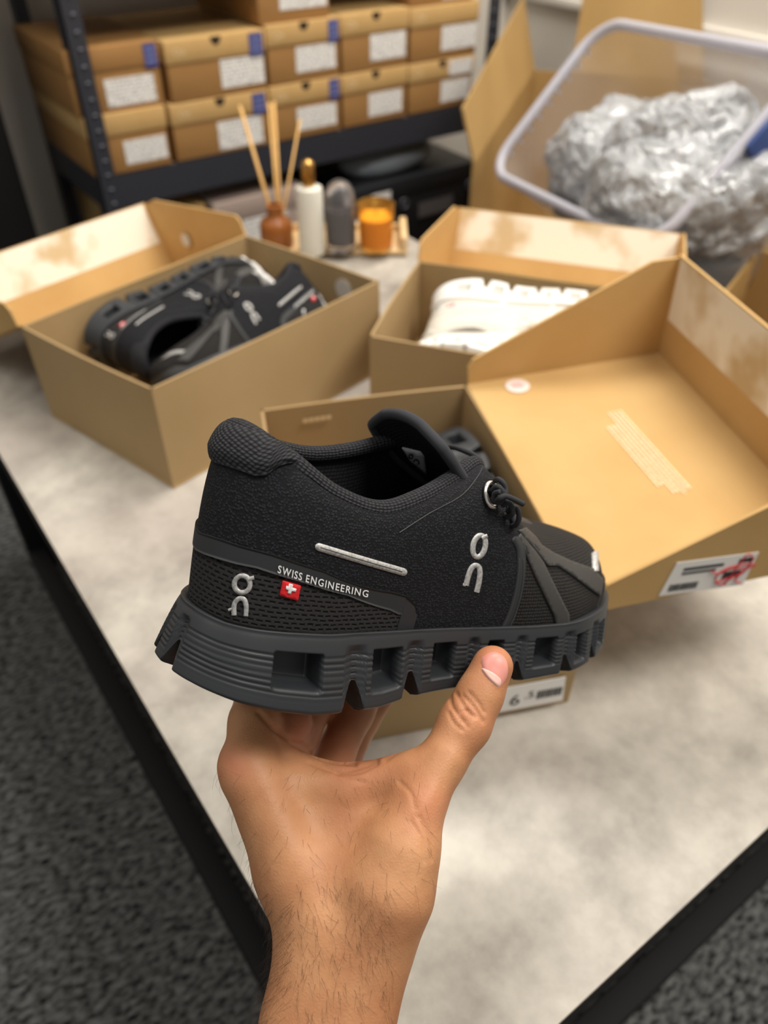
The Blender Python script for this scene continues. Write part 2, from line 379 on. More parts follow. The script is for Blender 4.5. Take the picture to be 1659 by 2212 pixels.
mesh('finger_hole', P, [tuple(range(15, -1, -1))], M['notch'], g)
M['grey_print'] = mat('grey_logo_print', (96, 92, 92), rough=.6)
k = low_box('black_box', 1.10, 1.545, 1.700, .19, .31, 'black_card', 'large black box with grey print on the bottom shelf behind the candle')
quad_uv('printed_mark', [(.02, -.0022, .075), (.14, -.0022, .075), (.14, -.0022, .115), (.02, -.0022, .115)], M['grey_print'], k)
for (xx, zz) in ((-.03, .125), (.20, .13)):
    MB().tube([(xx+.012*math.cos(a), -.003, zz+.012*math.sin(a)) for a in np.linspace(0, 2*math.pi, 16, endpoint=False)], .002, 6, closed=True).build('grommet', M['slot'], k, smooth=True)
quad_uv('white_tag', [(-.135, -.0022, .122), (-.075, -.0022, .122), (-.075, -.0022, .168), (-.135, -.0022, .168)], M['white_paper'], k)
# soft grey pouch on top of the black box
def blob(name, loc, r, mat_, parent=None, amp=.12, seed=1, sub=3):
    bm = bmesh.new(); bmesh.ops.create_icosphere(bm, subdivisions=sub, radius=1)
    rs = np.random.RandomState(seed); k = rs.randn(6, 3)*2; ph = rs.rand(6)*6
    for v in bm.verts:
        c = np.array(v.co); d = 1+amp*sum(math.sin(float(k[i]@c)+ph[i]) for i in range(6))/3
        v.co = Vector((c[0]*r[0]*d, c[1]*r[1]*d, max(c[2], -.75)*r[2]*d))
    me = bpy.data.meshes.new(name); bm.to_mesh(me); bm.free(); me.polygons.foreach_set('use_smooth', [True]*len(me.polygons))
    o = link(name, me, mat_, parent); o.location = loc; return o
M['pouch'] = mat('slate_pouch', (138, 148, 158), rough=.4, bump=(40, .3, .01))
tag(blob('padded_pouch', (1.30, 1.80, Z2+.19+.035), (.15, .07, .046), M['pouch'], amp=.1, seed=4), 'rolled slate grey pouch lying on the black box', 'pouch')
tag(MB().box((.985, 1.72, Z2), (1.09, 2.0, Z2+.13)).build('black_carton', M['black_card'], bevel=.004), 'small black carton left of the large black box, bottom shelf', 'box', 'boxes on the bottom shelf')

# ================================================================ open shoeboxes on the table
WT = .0028
def open_box(name, top, base, hinge, label, phi, lw, hw, sides=(1, 1), strip=.62):
    """top/base: 4 corners (world) in order; hinge=(i,j) the corners of the hinge edge.
    lid swings on the hinge by phi (deg, + up) outward, wall height hw at its far edge"""
    top = [np.array(p, float) for p in top]; base = [np.array(p, float) for p in base]
    O = np.mean(base, axis=0); O[2] = TZ
    top = [p-O for p in top]; base = [p-O for p in base]
    o = tag(empty(name, tuple(O)), label, 'shoebox', 'open shoeboxes on the table')
    ctr = np.mean(top, axis=0)
    for p in base: p[2] = .0005
    mb = MB()
    inn = lambda p, q: p+ (q-p)*0
    n = 4
    for i in range(4):
        j = (i+1) % 4
        ci = (np.array([ctr[0], ctr[1], 0])-np.array([top[i][0], top[i][1], 0])); cj = (np.array([ctr[0], ctr[1], 0])-np.array([top[j][0], top[j][1], 0]))
        e = nrm(top[j]-top[i]); inw = np.array([-e[1], e[0], 0]); inw *= np.sign(inw@(ctr-top[i]))
        # slight outward bow of the cardboard in the middle of each wall
        K = 6; bow = -.004
        V = []
        for k in range(K+1):
            w = k/K; b_ = base[i]*(1-w)+base[j]*w; t_ = top[i]*(1-w)+top[j]*w; s_ = inw*bow*math.sin(math.pi*w)
            m_ = (b_+t_)/2+s_*1.2
            for pt in (b_, m_, t_+s_*.6): V.append(pt); V.append(pt+inw*WT)
        F = []
        for k in range(K):
            a, b = k*6, (k+1)*6
            F += [(a, b, b+2, a+2), (a+2, b+2, b+4, a+4), (b+1, a+1, a+3, b+3), (b+3, a+3, a+5, b+5), (a+4, b+4, b+5, a+5), (a+1, b+1, b, a)]
        F += [(0, 2, 3, 1), (2, 4, 5, 3)]; L_ = K*6; F += [(L_+1, L_+3, L_+2, L_), (L_+3, L_+5, L_+4, L_+2)]
        MBw = MB().add(V, F); MBw.build('wall_panel', M['card_out'], o, auto=40)
    MB().slab([p+np.array([0, 0, .001]) for p in base], .002 if np.cross(base[1]-base[0], base[2]-base[0])[2] > 0 else -.002).build('bottom_panel', M['card'], o)
    # lid
    A, B = top[hinge[0]], top[hinge[1]]
    e = nrm(B-A); out = np.array([-e[1], e[0], 0]); out *= -np.sign(out@(ctr-A)); up = np.array([0, 0, 1.])
    ph = math.radians(phi); dv = math.cos(ph)*out+math.sin(ph)*up; iv = -math.sin(ph)*out+math.cos(ph)*up
    eps = iv*.0
    A0, B0 = A+up*.001, B+up*.001
    lid = MB().slab([A0, B0, B0+dv*lw, A0+dv*lw], WT*np.sign(np.cross(B-A, dv)@-iv)).build('lid', M['card'], o)
    hs = .028
    fw = MB().slab([A0+dv*lw, B0+dv*lw, B0+dv*lw+iv*hw, A0+dv*lw+iv*hw], -WT if np.cross(e, iv)@dv > 0 else WT)
    fw.build('lid_front_wall', M['card'], lid)
    for (C, sgn, on) in ((A0, -1, sides[0]), (B0, 1, sides[1])):
        if not on: continue
        r = .012
        poly = [C+dv*.002, C+dv*lw, C+dv*lw+iv*hw*.97, C+dv*(lw-.03)+iv*hw*.97, C+dv*.006+iv*hs, C+dv*.001+iv*hs*.7]
        nn = np.cross(poly[1]-poly[0], poly[2]-poly[0]); t = WT if nn@(e*sgn) > 0 else -WT
        MB().slab(poly, t).build('lid_side_wall', M['card'], lid)
    # folded-in liner strip on the inner face of the front wall
    q0, q1 = A0+dv*(lw-.0016)+e*.004, B0+dv*(lw-.0016)-e*.004
    zl = hw*(1-strip)
    st = MB().slab([q0+iv*zl, q1+iv*zl, q1+iv*hw*.985, q0+iv*hw*.985], .0014 if np.cross(e, iv)@dv < 0 else -.0014)
    st.build('liner_strip', M['liner'], lid)
    for w in (.42, .62):   # seams where the locking tabs meet below the strip
        c = q0*(1-w)+q1*w
        MB().slab([c+iv*.002, c+e*.0012+iv*.002, c+e*.0012+iv*zl, c+iv*zl], .0006 if np.cross(e, iv)@dv < 0 else -.0006).build('tab_seam', M['card_dark'], lid)
    return o, dict(A=A0, B=B0, dv=dv, iv=iv, e=e, O=O, top=top, base=base, lid=lid)
TB = TZ+.116
b1t = [at_z(327, 841, TB), at_z(819, 607, TB), at_z(531, 508, TB), at_z(45, 705, TB)]
f0, l0 = at_z(376, 1056, TZ), at_z(113, 899, TZ)
b1b = [f0, f0+(b1t[1]-b1t[0])*.98, l0+(b1t[2]-b1t[3])*.98, l0]
box1, i1 = open_box('open_shoebox', b1t, b1b, (2, 3), 'open tan shoebox at left holding black running shoes', -28, .216, .1)
p0 = at_z(798, 726, TB); ang = math.radians(-53); ux = np.array([math.cos(ang), math.sin(ang), 0]); vx = np.array([-ux[1], ux[0], 0])
b2t = [p0, p0+ux*.335, p0+ux*.335+vx*.212, p0+vx*.212]
b2b = [p-np.array([0, 0, .116]) for p in b2t]
box2, i2 = open_box('open_shoebox', b2t, b2b, (3, 2), 'open tan shoebox in the middle holding white running shoes', -28, .218, .1)
q0, q1 = at_z(563, 885, TB), at_z(1008, 832, TB)
fr = at_z(1230, 1516, TZ); e3 = nrm(q1-q0); n3 = np.array([e3[1], -e3[0], 0])
L3 = (fr-q1)@n3; 
b3t = [q0, q1, q1+n3*L3, q0+n3*L3]
b3b = [p-np.array([0, 0, .116]) for p in b3t]
box3, i3 = open_box('open_shoebox', b3t, b3b, (1, 2), 'open tan shoebox nearest the held shoe, its lid laid out to the right', 3, .218, .11)

# print, stickers and labels on the open boxes
def on_plane(parent, P0, ex, ey, name, quads, mat_, t=.0006):
    """flat print made of little rectangles (x0,y0,x1,y1) on the plane P0 + x ex + y ey"""
    n = nrm(np.cross(ex, ey))*t; mb = MB()
    for (a, b, c, d) in quads:
        mb.slab([P0+ex*a+ey*b, P0+ex*c+ey*b, P0+ex*c+ey*d, P0+ex*a+ey*d], t)
    return mb.build(name, mat_, parent)
def disc(parent, P0, ex, ey, r, name, mat_, t=.0006):
    n = nrm(np.cross(ex, ey))*t; k = 24
    V = [P0+r*(math.cos(2*math.pi*i/k)*ex+math.sin(2*math.pi*i/k)*ey) for i in range(k)]
    return mesh(name, V+[v+n for v in V], [tuple(range(k, 2*k)), tuple(range(k-1, -1, -1))]+[(i, (i+1) % k, (i+1) % k+k, i+k) for i in range(k)], mat_, parent)
def glyphs(parent, P0, ex, ey, txt, size, name, mat_, t=.0009):
    v, f = text_polys(txt, size); n = nrm(np.cross(ex, ey))*t
    return mesh(name, [P0+ex*p[0]+ey*p[1]+n for p in v], f, mat_, parent)
# box 3: small print block and round sticker inside the lid
D = i3; O3 = D['O']
def lidpt(D, px, py):
    """point on the lid panel's inner face under a pixel, in the box's local frame"""
    P = D['A']+D['O']+D['iv']*.0006; d = ray(px, py); t = ((P-EYE)@D['iv'])/(d@D['iv']); return EYE+d*t-D['O']
def basis(D): return D['e'], D['dv'], D['iv']
c3 = lidpt(D, 1118, 834)
M['sticker'] = mat('round_white_sticker', (238, 222, 216), rough=.5); M['sticker_pink'] = mat('pink_sticker_print', (226, 168, 164), rough=.6)
s_ = disc(D['lid'], c3, D['dv'], -D['e'], .0125, 'round_sticker', M['sticker'])
on_plane(D['lid'], c3+D['iv']*.0006, D['dv'], -D['e'], 'sticker_print', [(-.007, -.001, .006, .001), (-.005, .003, .005, .0045), (-.005, -.0045, .005, -.003)], M['sticker_pink'], .0004)
a3, b3_ = lidpt(D, 1312, 893), lidpt(D, 1462, 1064); w3 = nrm(b3_-a3); L_ = np.linalg.norm(b3_-a3); h3 = nrm(np.cross(D['iv'], w3))
M['pale_print'] = mat('pale_panel_print', (244, 222, 184), rough=.7)
rs = np.random.RandomState(3); rects = []
for row in range(7):
    x = 0 if row < 4 else .02; y = -.004*row+.0125
    xe = L_ - (.012 if row > 4 else 0) + (0.004 if row == 2 else 0)
    while x < xe:
        w = .002+.004*rs.rand(); rects.append((x, y, min(x+w, xe), y+.0019)); x += w+.001
on_plane(D['lid'], a3, w3, h3, 'printed_text_block', rects, M['pale_print'], .0004)
# box 3: sticker on the outside of the near lid wall
n_near = D['e']; Pn = D['B']+D['e']*.0030
def nearpt(px, py):
    P = Pn+D['O']; d = ray(px, py); t = ((P-EYE)@n_near)/(d@n_near); return EYE+d*t-D['O']
qa = [nearpt(1422, 1287), nearpt(1604, 1262), nearpt(1639, 1192), nearpt(1462, 1215)]
lb = quad_uv('price_label', qa, M['white_paper'], D['lid'], .0005)
ex = nrm(qa[1]-qa[0]); ey = nrm(np.cross(n_near, ex)); wq = np.linalg.norm(qa[1]-qa[0]); hq = np.linalg.norm(qa[3]-qa[0])
bars = []; x = .006
while x < wq*.42:
    w = .0006+.0012*rs.rand(); bars.append((x, .004, x+w, .011)); x += w+.0007
on_plane(lb, qa[0]+n_near*.0005, ex, ey, 'barcode', bars, M['ink'], .0003)
on_plane(lb, qa[0]+n_near*.0005, ex, ey, 'print_rows', [(.012, hq*.72, .045, hq*.8), (.012, hq*.6, .04, hq*.66), (wq*.68, hq*.3, wq*.88, hq*.5), (wq*.8, hq*.75, wq*.97, hq*.86)], M['ink'], .0003)
sq = [(.5, .62), (.62, .5), (.75, .62), (.9, .55), (1.02, .62), (.86, .7), (.66, .6), (.6, .35), (.7, .12), (.8, .3), (.9, .45), (.86, .2), (.95, .1)]
sp = catmull([qa[0]+n_near*.0012+ex*(a*wq)+ey*(b*hq) for a, b in sq], 6)
MB().tube(sp, .0005, 5).build('red_scribble', M['red_ink'], lb, smooth=True)
sp = catmull([qa[0]+n_near*.0012+ex*(a*wq)+ey*(b*hq) for a, b in [(.75, .1), (.8, .6), (.86, 1.0), (.95, .8), (.9, .4), (.72, .3), (.62, .2)]], 6)
MB().tube(sp, .0005, 5).build('red_scribble', M['red_ink'], lb, smooth=True)
# box 3: label on the near end of the base
nf = n3; Pf = b3t[2]+nf*.003
def frontpt(px, py):
    d = ray(px, py); t = ((Pf-EYE)@nf)/(d@nf); return EYE+d*t-O3
qb = [frontpt(1060, 1541), frontpt(1215, 1512), frontpt(1222, 1461), frontpt(1067, 1490)]
lb2 = quad_uv('size_label', qb, M['white_paper'], box3, .0005)
ex = nrm(qb[1]-qb[0]); ey = nrm(np.cross(nf, ex)); wq = np.linalg.norm(qb[1]-qb[0]); hq = np.linalg.norm(qb[3]-qb[0])
glyphs(lb2, qb[0]+ex*wq*.22+ey*hq*.22, ex, ey, '6', .020, 'size_number', M['ink'])
glyphs(lb2, qb[0]+ex*wq*.42+ey*hq*.4, ex, ey, '.5', .013, 'size_number', M['ink'])
bars = []; x = wq*.6
while x < wq*.93:
    w = .0007+.0012*rs.rand(); bars.append((x, hq*.3, x+w, hq*.62)); x += w+.0007
on_plane(lb2, qb[0]+nf*.0005, ex, ey, 'barcode', bars, M['ink'], .0003)
# small pale print on the inside of box 3's far wall
fi = -n3*(-1)
pw = lambda px, py: (lambda d: EYE+d*(((b3t[0]+n3*.0045-EYE)@n3)/(d@n3))-O3)(ray(px, py))
pa, pb_ = pw(655, 913), pw(715, 904); exw = nrm(pb_-pa)
on_plane(box3, pa, exw, np.array([0, 0, 1.]), 'faint_print', [(k*.006, 0, k*.006+.0048, .004) for k in range(5)], M['faint_ink'], .0004)
# box 1: round thumb hole in the far right end wall (pale surface shows through), tab on the lid flap
e1 = nrm(i1['top'][2]-i1['top'][1]); nin = np.array([-e1[1], e1[0], 0]); nin *= np.sign(nin@(np.mean(i1['top'], 0)-i1['top'][1]))
P1 = i1['top'][1]+nin*.0045
def p1(px, py): d = ray(px, py); return EYE+d*(((P1+i1['O']-EYE)@nin)/(d@nin))-i1['O']
M['hole_pale'] = mat('pale_sticker', (226, 218, 206), rough=.6)
disc(box1, p1(742, 625), -e1 if np.cross(-e1, [0, 0, 1.])@nin > 0 else e1, np.array([0, 0, 1.]), .014, 'round_sticker', M['hole_pale'])
M['foil'] = mat('pale_foil_sticker', (206, 204, 200), rough=.35)
Pl = i1['A']+i1['e']*.004
def p1l(px, py): d = ray(px, py); return EYE+d*(((Pl+i1['O']-EYE)@i1['e'])/(d@i1['e']))-i1['O']
disc(i1['lid'], p1l(401, 519), i1['dv'], i1['iv'] if np.cross(i1['dv'], i1['iv'])@i1['e'] > 0 else -i1['iv'], .010, 'round_sticker', M['foil'])
# ================================================================ tray with bottles at the far corner of the table
M['tray'] = mat('pale_wood_tray', (226, 196, 148), rough=.55, noise=(30, (208, 172, 120), .4, .7, 4))
tc0 = at_z(880, 556, TZ); tc1 = at_z(640, 556, TZ); tcr = at_z(880, 505, TZ)
ta = nrm(tc1-tc0); tbk = np.array([ta[1], -ta[0], 0]); tbk *= np.sign(tbk@np.array([.588, .809, 0]))
TL, TD = .235, .095
tr_rot = math.atan2(-ta[1], -ta[0])
tray = tag(empty('wooden_tray', tuple(tc0+ta*TL+np.array([0, 0, .0]) ), tr_rot), 'pale wooden tray with raised ends holding a diffuser, bottles and candle', 'tray')
MB().box((0, 0, .004), (TL, TD, .012)).build('tray_base', M['tray'], tray, bevel=.002)
MB().box((0, 0, .012), (.012, TD, .034)).build('raised_end', M['tray'], tray, bevel=.003)
MB().box((TL-.012, 0, .012), (TL, TD, .034)).build('raised_end', M['tray'], tray, bevel=.003)
MB().box((.012, TD-.008, .012), (TL-.012, TD, .022)).build('back_rim', M['tray'], tray, bevel=.002)
for x in (.02, TL-.03):
    MB().box((x, .01, 0), (x+.012, TD-.01, .004)).build('foot', M['tray'], tray)
def on_tray(px, py): 
    p = at_z(px, py, TZ+.012); return p
# reed diffuser
M['amber_clay'] = mat('amber_bottle', (150, 88, 34), rough=.35)
M['reed'] = mat('rattan_reed', (214, 170, 104), rough=.7)
p = on_tray(600, 530); df = tag(empty('reed_diffuser', tuple(p)), 'amber diffuser bottle with four pale rattan reeds on the tray', 'diffuser')
MB().lathe([(0.001, 0), (.026, 0), (.0275, .004), (.0275, .034), (.024, .044), (.014, .050), (.0125, .054), (.0125, .066), (.014, .068), (.009, .069), (.009, .05), (.001, .048)], 32).build('bottle', M['amber_clay'], df, smooth=True, auto=50)
dep = (p-EYE)@AX[2]
for i, ((x0, y0), (x1, y1), r) in enumerate([((585, 460), (517, 228), .0030), ((588, 462), (521, 234), .0026), ((600, 455), (580, 222), .0026), ((606, 455), (592, 220), .0026), ((612, 460), (648, 258), .0024), ((602, 458), (588, 225), .002)]):
    a = at_d(x0, y0, dep)-p; b = at_d(x1, y1, dep+(-.02+.012*i))-p
    a = a+(a-b)*.12
    MB().tube([a, (a+b)/2, b], r*.85, 8).build('reed', M['reed'], df, smooth=True)
# white bottle with gold cap
M['white_gloss'] = mat('white_bottle', (232, 229, 218), rough=.3)
M['gold'] = mat('brushed_gold', (206, 160, 92), rough=.25, metal=1)
p = on_tray(675, 546); wb = tag(empty('white_spray_bottle', tuple(p)), 'slim white bottle with gold cap on the tray', 'bottle')
MB().lathe([(.001, 0), (.0195, 0), (.0215, .003), (.0215, .102), (.0200, .107), (.010, .110), (.001, .110)], 32).build('body', M['white_gloss'], wb, smooth=True, auto=50)
MB().lathe([(.001, .109), (.0098, .109), (.0104, .112), (.0104, .142), (.0088, .146), (.005, .149), (.001, .150)], 24).build('cap', M['gold'], wb, smooth=True, auto=50)
# smoke glass domed bottle
M['smoke'] = mat('smoke_glass', (196, 194, 198), rough=.1, Transmission_Weight=.85, IOR=1.35)
M['dark_liquid'] = mat('dark_contents', (52, 46, 50), rough=.3)
p = on_tray(737, 538); sb = tag(empty('smoke_glass_bottle', tuple(p)), 'smoky glass bottle with clear domed top between white bottle and candle', 'bottle')
MB().lathe([(.001, 0), (.0235, 0), (.0255, .003), (.0255, .075), (.0245, .088), (.0215, .099), (.015, .108), (.008, .112), (.001, .113)], 32).build('dome', M['smoke'], sb, smooth=True, auto=50)
MB().lathe([(.001, .012), (.020, .012), (.022, .02), (.022, .062), (.019, .068), (.001, .069)], 32).build('contents', M['dark_liquid'], sb, smooth=True, auto=50)
# amber candle
M['amber_glass'] = mat('amber_glass', (255, 206, 112), rough=.1, Transmission_Weight=.85, IOR=1.2)
M['wax'] = mat('yellow_wax', (255, 214, 110), rough=.5)
p = on_tray(812, 534); cd = tag(empty('candle', tuple(p)), 'amber glass candle with yellow wax on the right of the tray', 'candle')
MB().lathe([(.001, 0), (.026, 0), (.028, .003), (.0305, .074), (.0295, .0745), (.0275, .07), (.026, .006), (.001, .005)], 36).build('glass_cup', M['amber_glass'], cd, smooth=True, auto=50)
wx = MB().lathe([(.001, .006), (.0255, .0065), (.0268, .052), (.02, .054), (.001, .0535)], 32).build('wax', M['wax'], cd, smooth=True, auto=50)
MB().tube([(0, 0, .052), (0, .0005, .058), (.001, 0, .063)], .0009, 6).build('wick', M['ink'], wx)

# ================================================================ clear bin of poly bags, cartons behind the table
rp = {k: ray(*v) for k, v in dict(L=(1080, 378), R=(1713, 125), T=(1280, 45), B=(1443, 556)).items()}
A_ = np.stack([rp['L'], rp['R'], -rp['T'], -rp['B']], 1); tv = np.linalg.svd(A_)[2][-1]; tv = tv/tv[0]*1.5
BL, BR, BT, BB = [EYE+rp[k]*tv[i] for i, k in enumerate(('L', 'R', 'T', 'B'))]
bc = (BL+BR+BT+BB)/4; bx_ = nrm(BB-BL); by_ = nrm((BT-BL)-bx_*((BT-BL)@bx_)); bz_ = np.cross(bx_, by_)
if bz_[2] < 0: bz_ = -bz_
LX, LY, DZ = np.linalg.norm(BB-BL), (BT-BL)@by_, .27
Mb = Matrix(((bx_[0], by_[0], bz_[0], bc[0]), (bx_[1], by_[1], bz_[1], bc[1]), (bx_[2], by_[2], bz_[2], bc[2]), (0, 0, 0, 1)))
M['clear'] = mat('clear_plastic', (232, 234, 240), rough=.2, Transmission_Weight=.85, IOR=1.06, Alpha=.5)
M['rim_plastic'] = mat('frosted_rim', (212, 212, 222), rough=.3, Transmission_Weight=.4, IOR=1.1)
M['blue_clip'] = mat('blue_clip', (52, 74, 130), rough=.4)
def rrect(hx, hy, r, n=6):
    P = []
    for (cx, cy, a0) in ((hx-r, hy-r, 0), (-hx+r, hy-r, 90), (-hx+r, -hy+r, 180), (hx-r, -hy+r, 270)):
        for k in range(n+1):
            a = math.radians(a0+90*k/n); P.append((cx+r*math.cos(a), cy+r*math.sin(a)))
    return P
bn = tag(empty('clear_storage_bin', mtx=Mb), 'clear plastic storage bin tipped toward the table, full of crumpled bags', 'bin')
V = []; rings = []
for (s, z, ins) in ((1, 0, 0), (.99, -.01, 0), (.9, -DZ+.02, 0), (.86, -DZ, 0)):
    rings.append([(x*s, y*s, z) for x, y in rrect(LX/2, LY/2, .055)])
for (s, z) in ((.845, -DZ+.004), (.885, -DZ+.022), (.975, -.01), (.984, 0)):
    rings.append([(x*s, y*s, z) for x, y in rrect(LX/2, LY/2, .055)])
n = len(rings[0]); F = []
for i in range(len(rings)):
    V += rings[i]; j = (i+1) % len(rings)
    if i == 3: continue
    for k in range(n): F.append((i*n+k, i*n+(k+1) % n, j*n+(k+1) % n, j*n+k))
F.append(tuple(3*n+k for k in range(n))); F.append(tuple(4*n+k for k in range(n-1, -1, -1)))
mesh('tub', V, F, M['clear'], bn, smooth=True)
MB().tube([(x*1.01, y*1.01, .002) for x, y in rrect(LX/2, LY/2, .06, 8)], .009, 8, closed=True).build('rim', M['rim_plastic'], bn, smooth=True)
for k in range(9):
    yy = -LY/2+.05+k*(LY-.1)/8
    MB().box((-LX/2-.008, yy-.002, -.02), (-LX/2-.002, yy+.002, .004)).build('rim_rib', M['rim_plastic'], bn)
MB().box((LX/2-.002, .02, -.06), (LX/2+.018, .09, .004)).build('clip_handle', M['blue_clip'], bn, bevel=.006)
# crumpled clear bags
def bag_mat():
    m = bpy.data.materials.new('clear_poly_bag'); m.use_nodes = True; T = NT(m); p = T.n['Principled BSDF']
    for k, v in dict(Roughness=.13, IOR=1.5, Alpha=.8).items(): p.inputs[k].default_value = v
    p.inputs['Transmission Weight'].default_value = .3; p.inputs['Coat Weight'].default_value = .8; p.inputs['Coat Roughness'].default_value = .06; p.inputs['Base Color'].default_value = srgb(212, 215, 219)
    tc = T.node('ShaderNodeTexCoord')
    n = T.node('ShaderNodeTexNoise', i_Scale=14., i_Detail=3., i_Distortion=1.2); T.con(tc.outputs['Object'], n.inputs['Vector'])
    ad = T.node('ShaderNodeVectorMath', operation='MULTIPLY_ADD'); T.con(n.outputs['Color'], ad.inputs[0]); ad.inputs[1].default_value = (.06, .06, .06); T.con(tc.outputs['Object'], ad.inputs[2])
    v = T.node('ShaderNodeTexVoronoi', i_Scale=24.); T.con(ad.outputs[0], v.inputs['Vector'])
    v2 = T.node('ShaderNodeTexVoronoi', i_Scale=62.); T.con(ad.outputs[0], v2.inputs['Vector'])
    b = T.node('ShaderNodeBump', i_Strength=.6, i_Distance=.03); T.con(v.outputs['Distance'], b.inputs['Height'])
    b2 = T.node('ShaderNodeBump', i_Strength=.6, i_Distance=.010); T.con(v2.outputs['Distance'], b2.inputs['Height']); T.con(b.outputs[0], b2.inputs['Normal'])
    T.con(b2.outputs[0], p.inputs['Normal'])
    return m
M['bag'] = bag_mat()
def crumple(name, loc, r, seed, label, amp=.35):
    bm = bmesh.new(); bmesh.ops.create_icosphere(bm, subdivisions=5, radius=1)
    rs = np.random.RandomState(seed)
    P = np.array([v.co for v in bm.verts]); d = np.zeros(len(P))
    for o_, (fq, a) in enumerate(((2.2, .22), (4.5, .16), (9, .10), (17, .06))):
        for _ in range(5):
            k = rs.randn(3); k = k/np.linalg.norm(k)*fq; ph = rs.rand()*6.28
            d += a/2.2*(np.abs(np.sin(P@k+ph))-.6)          # creased ridges
    P = P*(1+amp*d[:, None]*2.0)*np.array(r)
    for v, q in zip(bm.verts, P): v.co = Vector(q)
    me = bpy.data.meshes.new(name); bm.to_mesh(me); bm.free()
    me.polygons.foreach_set('use_smooth', [True]*len(me.polygons)); me.set_sharp_from_angle(angle=math.radians(38))
    o = link(name, me, M['bag']); q = Mb @ Vector(loc); o.location = q
    o.rotation_euler = (rs.rand()*.6, rs.rand()*.6, rs.rand()*6)
    return tag(o, label, 'plastic bag', 'crumpled bags in the bin')
hx, hy = LX/2, LY/2
crumple('plastic_bag', (-.02, -.02, -.14), (.17, .14, .10), 1, 'large crumpled clear bag deep in the middle of the bin')
crumple('plastic_bag', (hx-.13, -hy+.10, -.07), (.14, .12, .10), 2, 'crumpled clear bag bulging over the near corner of the bin')
crumple('plastic_bag', (-.05, -hy+.11, -.08), (.12, .11, .09), 3, 'crumpled clear bag along the lower edge of the bin')
crumple('plastic_bag', (.08, .0, -.06), (.13, .11, .09), 4, 'shiny crumpled clear bag on top of the heap in the bin')
crumple('plastic_bag', (hx-.07, -.02, -.10), (.11, .13, .10), 5, 'crumpled clear bag against the right wall of the bin')
crumple('plastic_bag', (-.12, -.06, -.14), (.09, .10, .08), 6, 'small crumpled clear bag low at the left of the bin')
# big carton the bin is tipped into
M['carton'] = mat('corrugated_carton', (176, 144, 92), noise=(5, (164, 132, 82), .35, .7, 4), **CARD)
ca, cb_ = np.array([1.083, 1.205, 0]), nrm([.79, .61, 0]); cn = np.array([cb_[1], -cb_[0], 0])
ct = tag(empty('open_carton', tuple(ca), 0), 'big open corrugated carton with raised flaps behind the clear bin', 'carton')
CL, CW, CH = .80, .46, .5
pt = lambda u, v, z: cb_*u+cn*v+np.array([0, 0, z])
for (a, b) in (((0, 0), (CL, 0)), ((CL, 0), (CL, CW)), ((CL, CW), (0, CW)), ((0, CW), (0, 0))):
    h = CH if b != (0, CW) and a != (0, CW) else CH-.12
    if (a, b) == ((0, CW), (0, 0)): h = .405
    ha, hb_ = (.27, .405) if (a, b) == ((0, CW), (0, 0)) else (h, h)
    MB().slab([pt(*a, .001), pt(*b, .001), pt(*b, hb_), pt(*a, ha)], .005).build('wall_panel', M['carton'], ct)
MB().slab([pt(0, 0, .001), pt(0, CW, .001), pt(CL, CW, .001), pt(CL, 0, .001)], .004).build('bottom_panel', M['carton'], ct)
uo = -cn*math.cos(math.radians(73))+np.array([0, 0, 1])*math.sin(math.radians(73))
MB().slab([pt(0, 0, CH), pt(CL, 0, CH), pt(CL, 0, CH)+uo*.17, pt(0, 0, CH)+uo*.10], .005).build('flap', M['carton'], ct)
uo = cb_*math.cos(math.radians(75))+np.array([0, 0, 1])*math.sin(math.radians(75))
MB().slab([pt(CL, .10, CH), pt(CL, CW-.02, CH), pt(CL, CW-.10, CH)+uo*.3, pt(CL, .10, CH)+uo*.3], .005).build('flap', M['carton'], ct)
# cartons right of the table
def small_carton(name, c, rz, w, d, h, label, open_=True):
    o = tag(empty(name, (c[0], c[1], 0), rz), label, 'carton', 'cartons beside the table'); t = .005
    MB().box((-w/2, -d/2, 0), (w/2, -d/2+t, h)).build('wall_panel', M['carton'], o); MB().box((-w/2, d/2-t, 0), (w/2, d/2, h)).build('wall_panel', M['carton'], o)
    MB().box((-w/2, -d/2+t, 0), (-w/2+t, d/2-t, h)).build('wall_panel', M['carton'], o); MB().box((w/2-t, -d/2+t, 0), (w/2, d/2-t, h)).build('wall_panel', M['carton'], o)
    MB().box((-w/2+t, -d/2+t, 0.001), (w/2-t, d/2-t, t)).build('bottom_panel', M['carton'], o)
    MB().slab([(-w/2, -d/2, h), (w/2, -d/2, h), (w/2, -d/2-.1, h+.05), (-w/2, -d/2-.1, h+.05)], .004).build('flap', M['carton'], o)
    MB().slab([(w/2, -d/2, h), (w/2, d/2, h), (w/2+.07, d/2, h+.09), (w/2+.07, -d/2, h+.09)], .004).build('flap', M['carton'], o)
    return o
small_carton('open_carton', (1.12, .43, 0), math.radians(20), .42, .36, .47, 'open tan carton at the right edge behind the lid of the nearest shoebox')
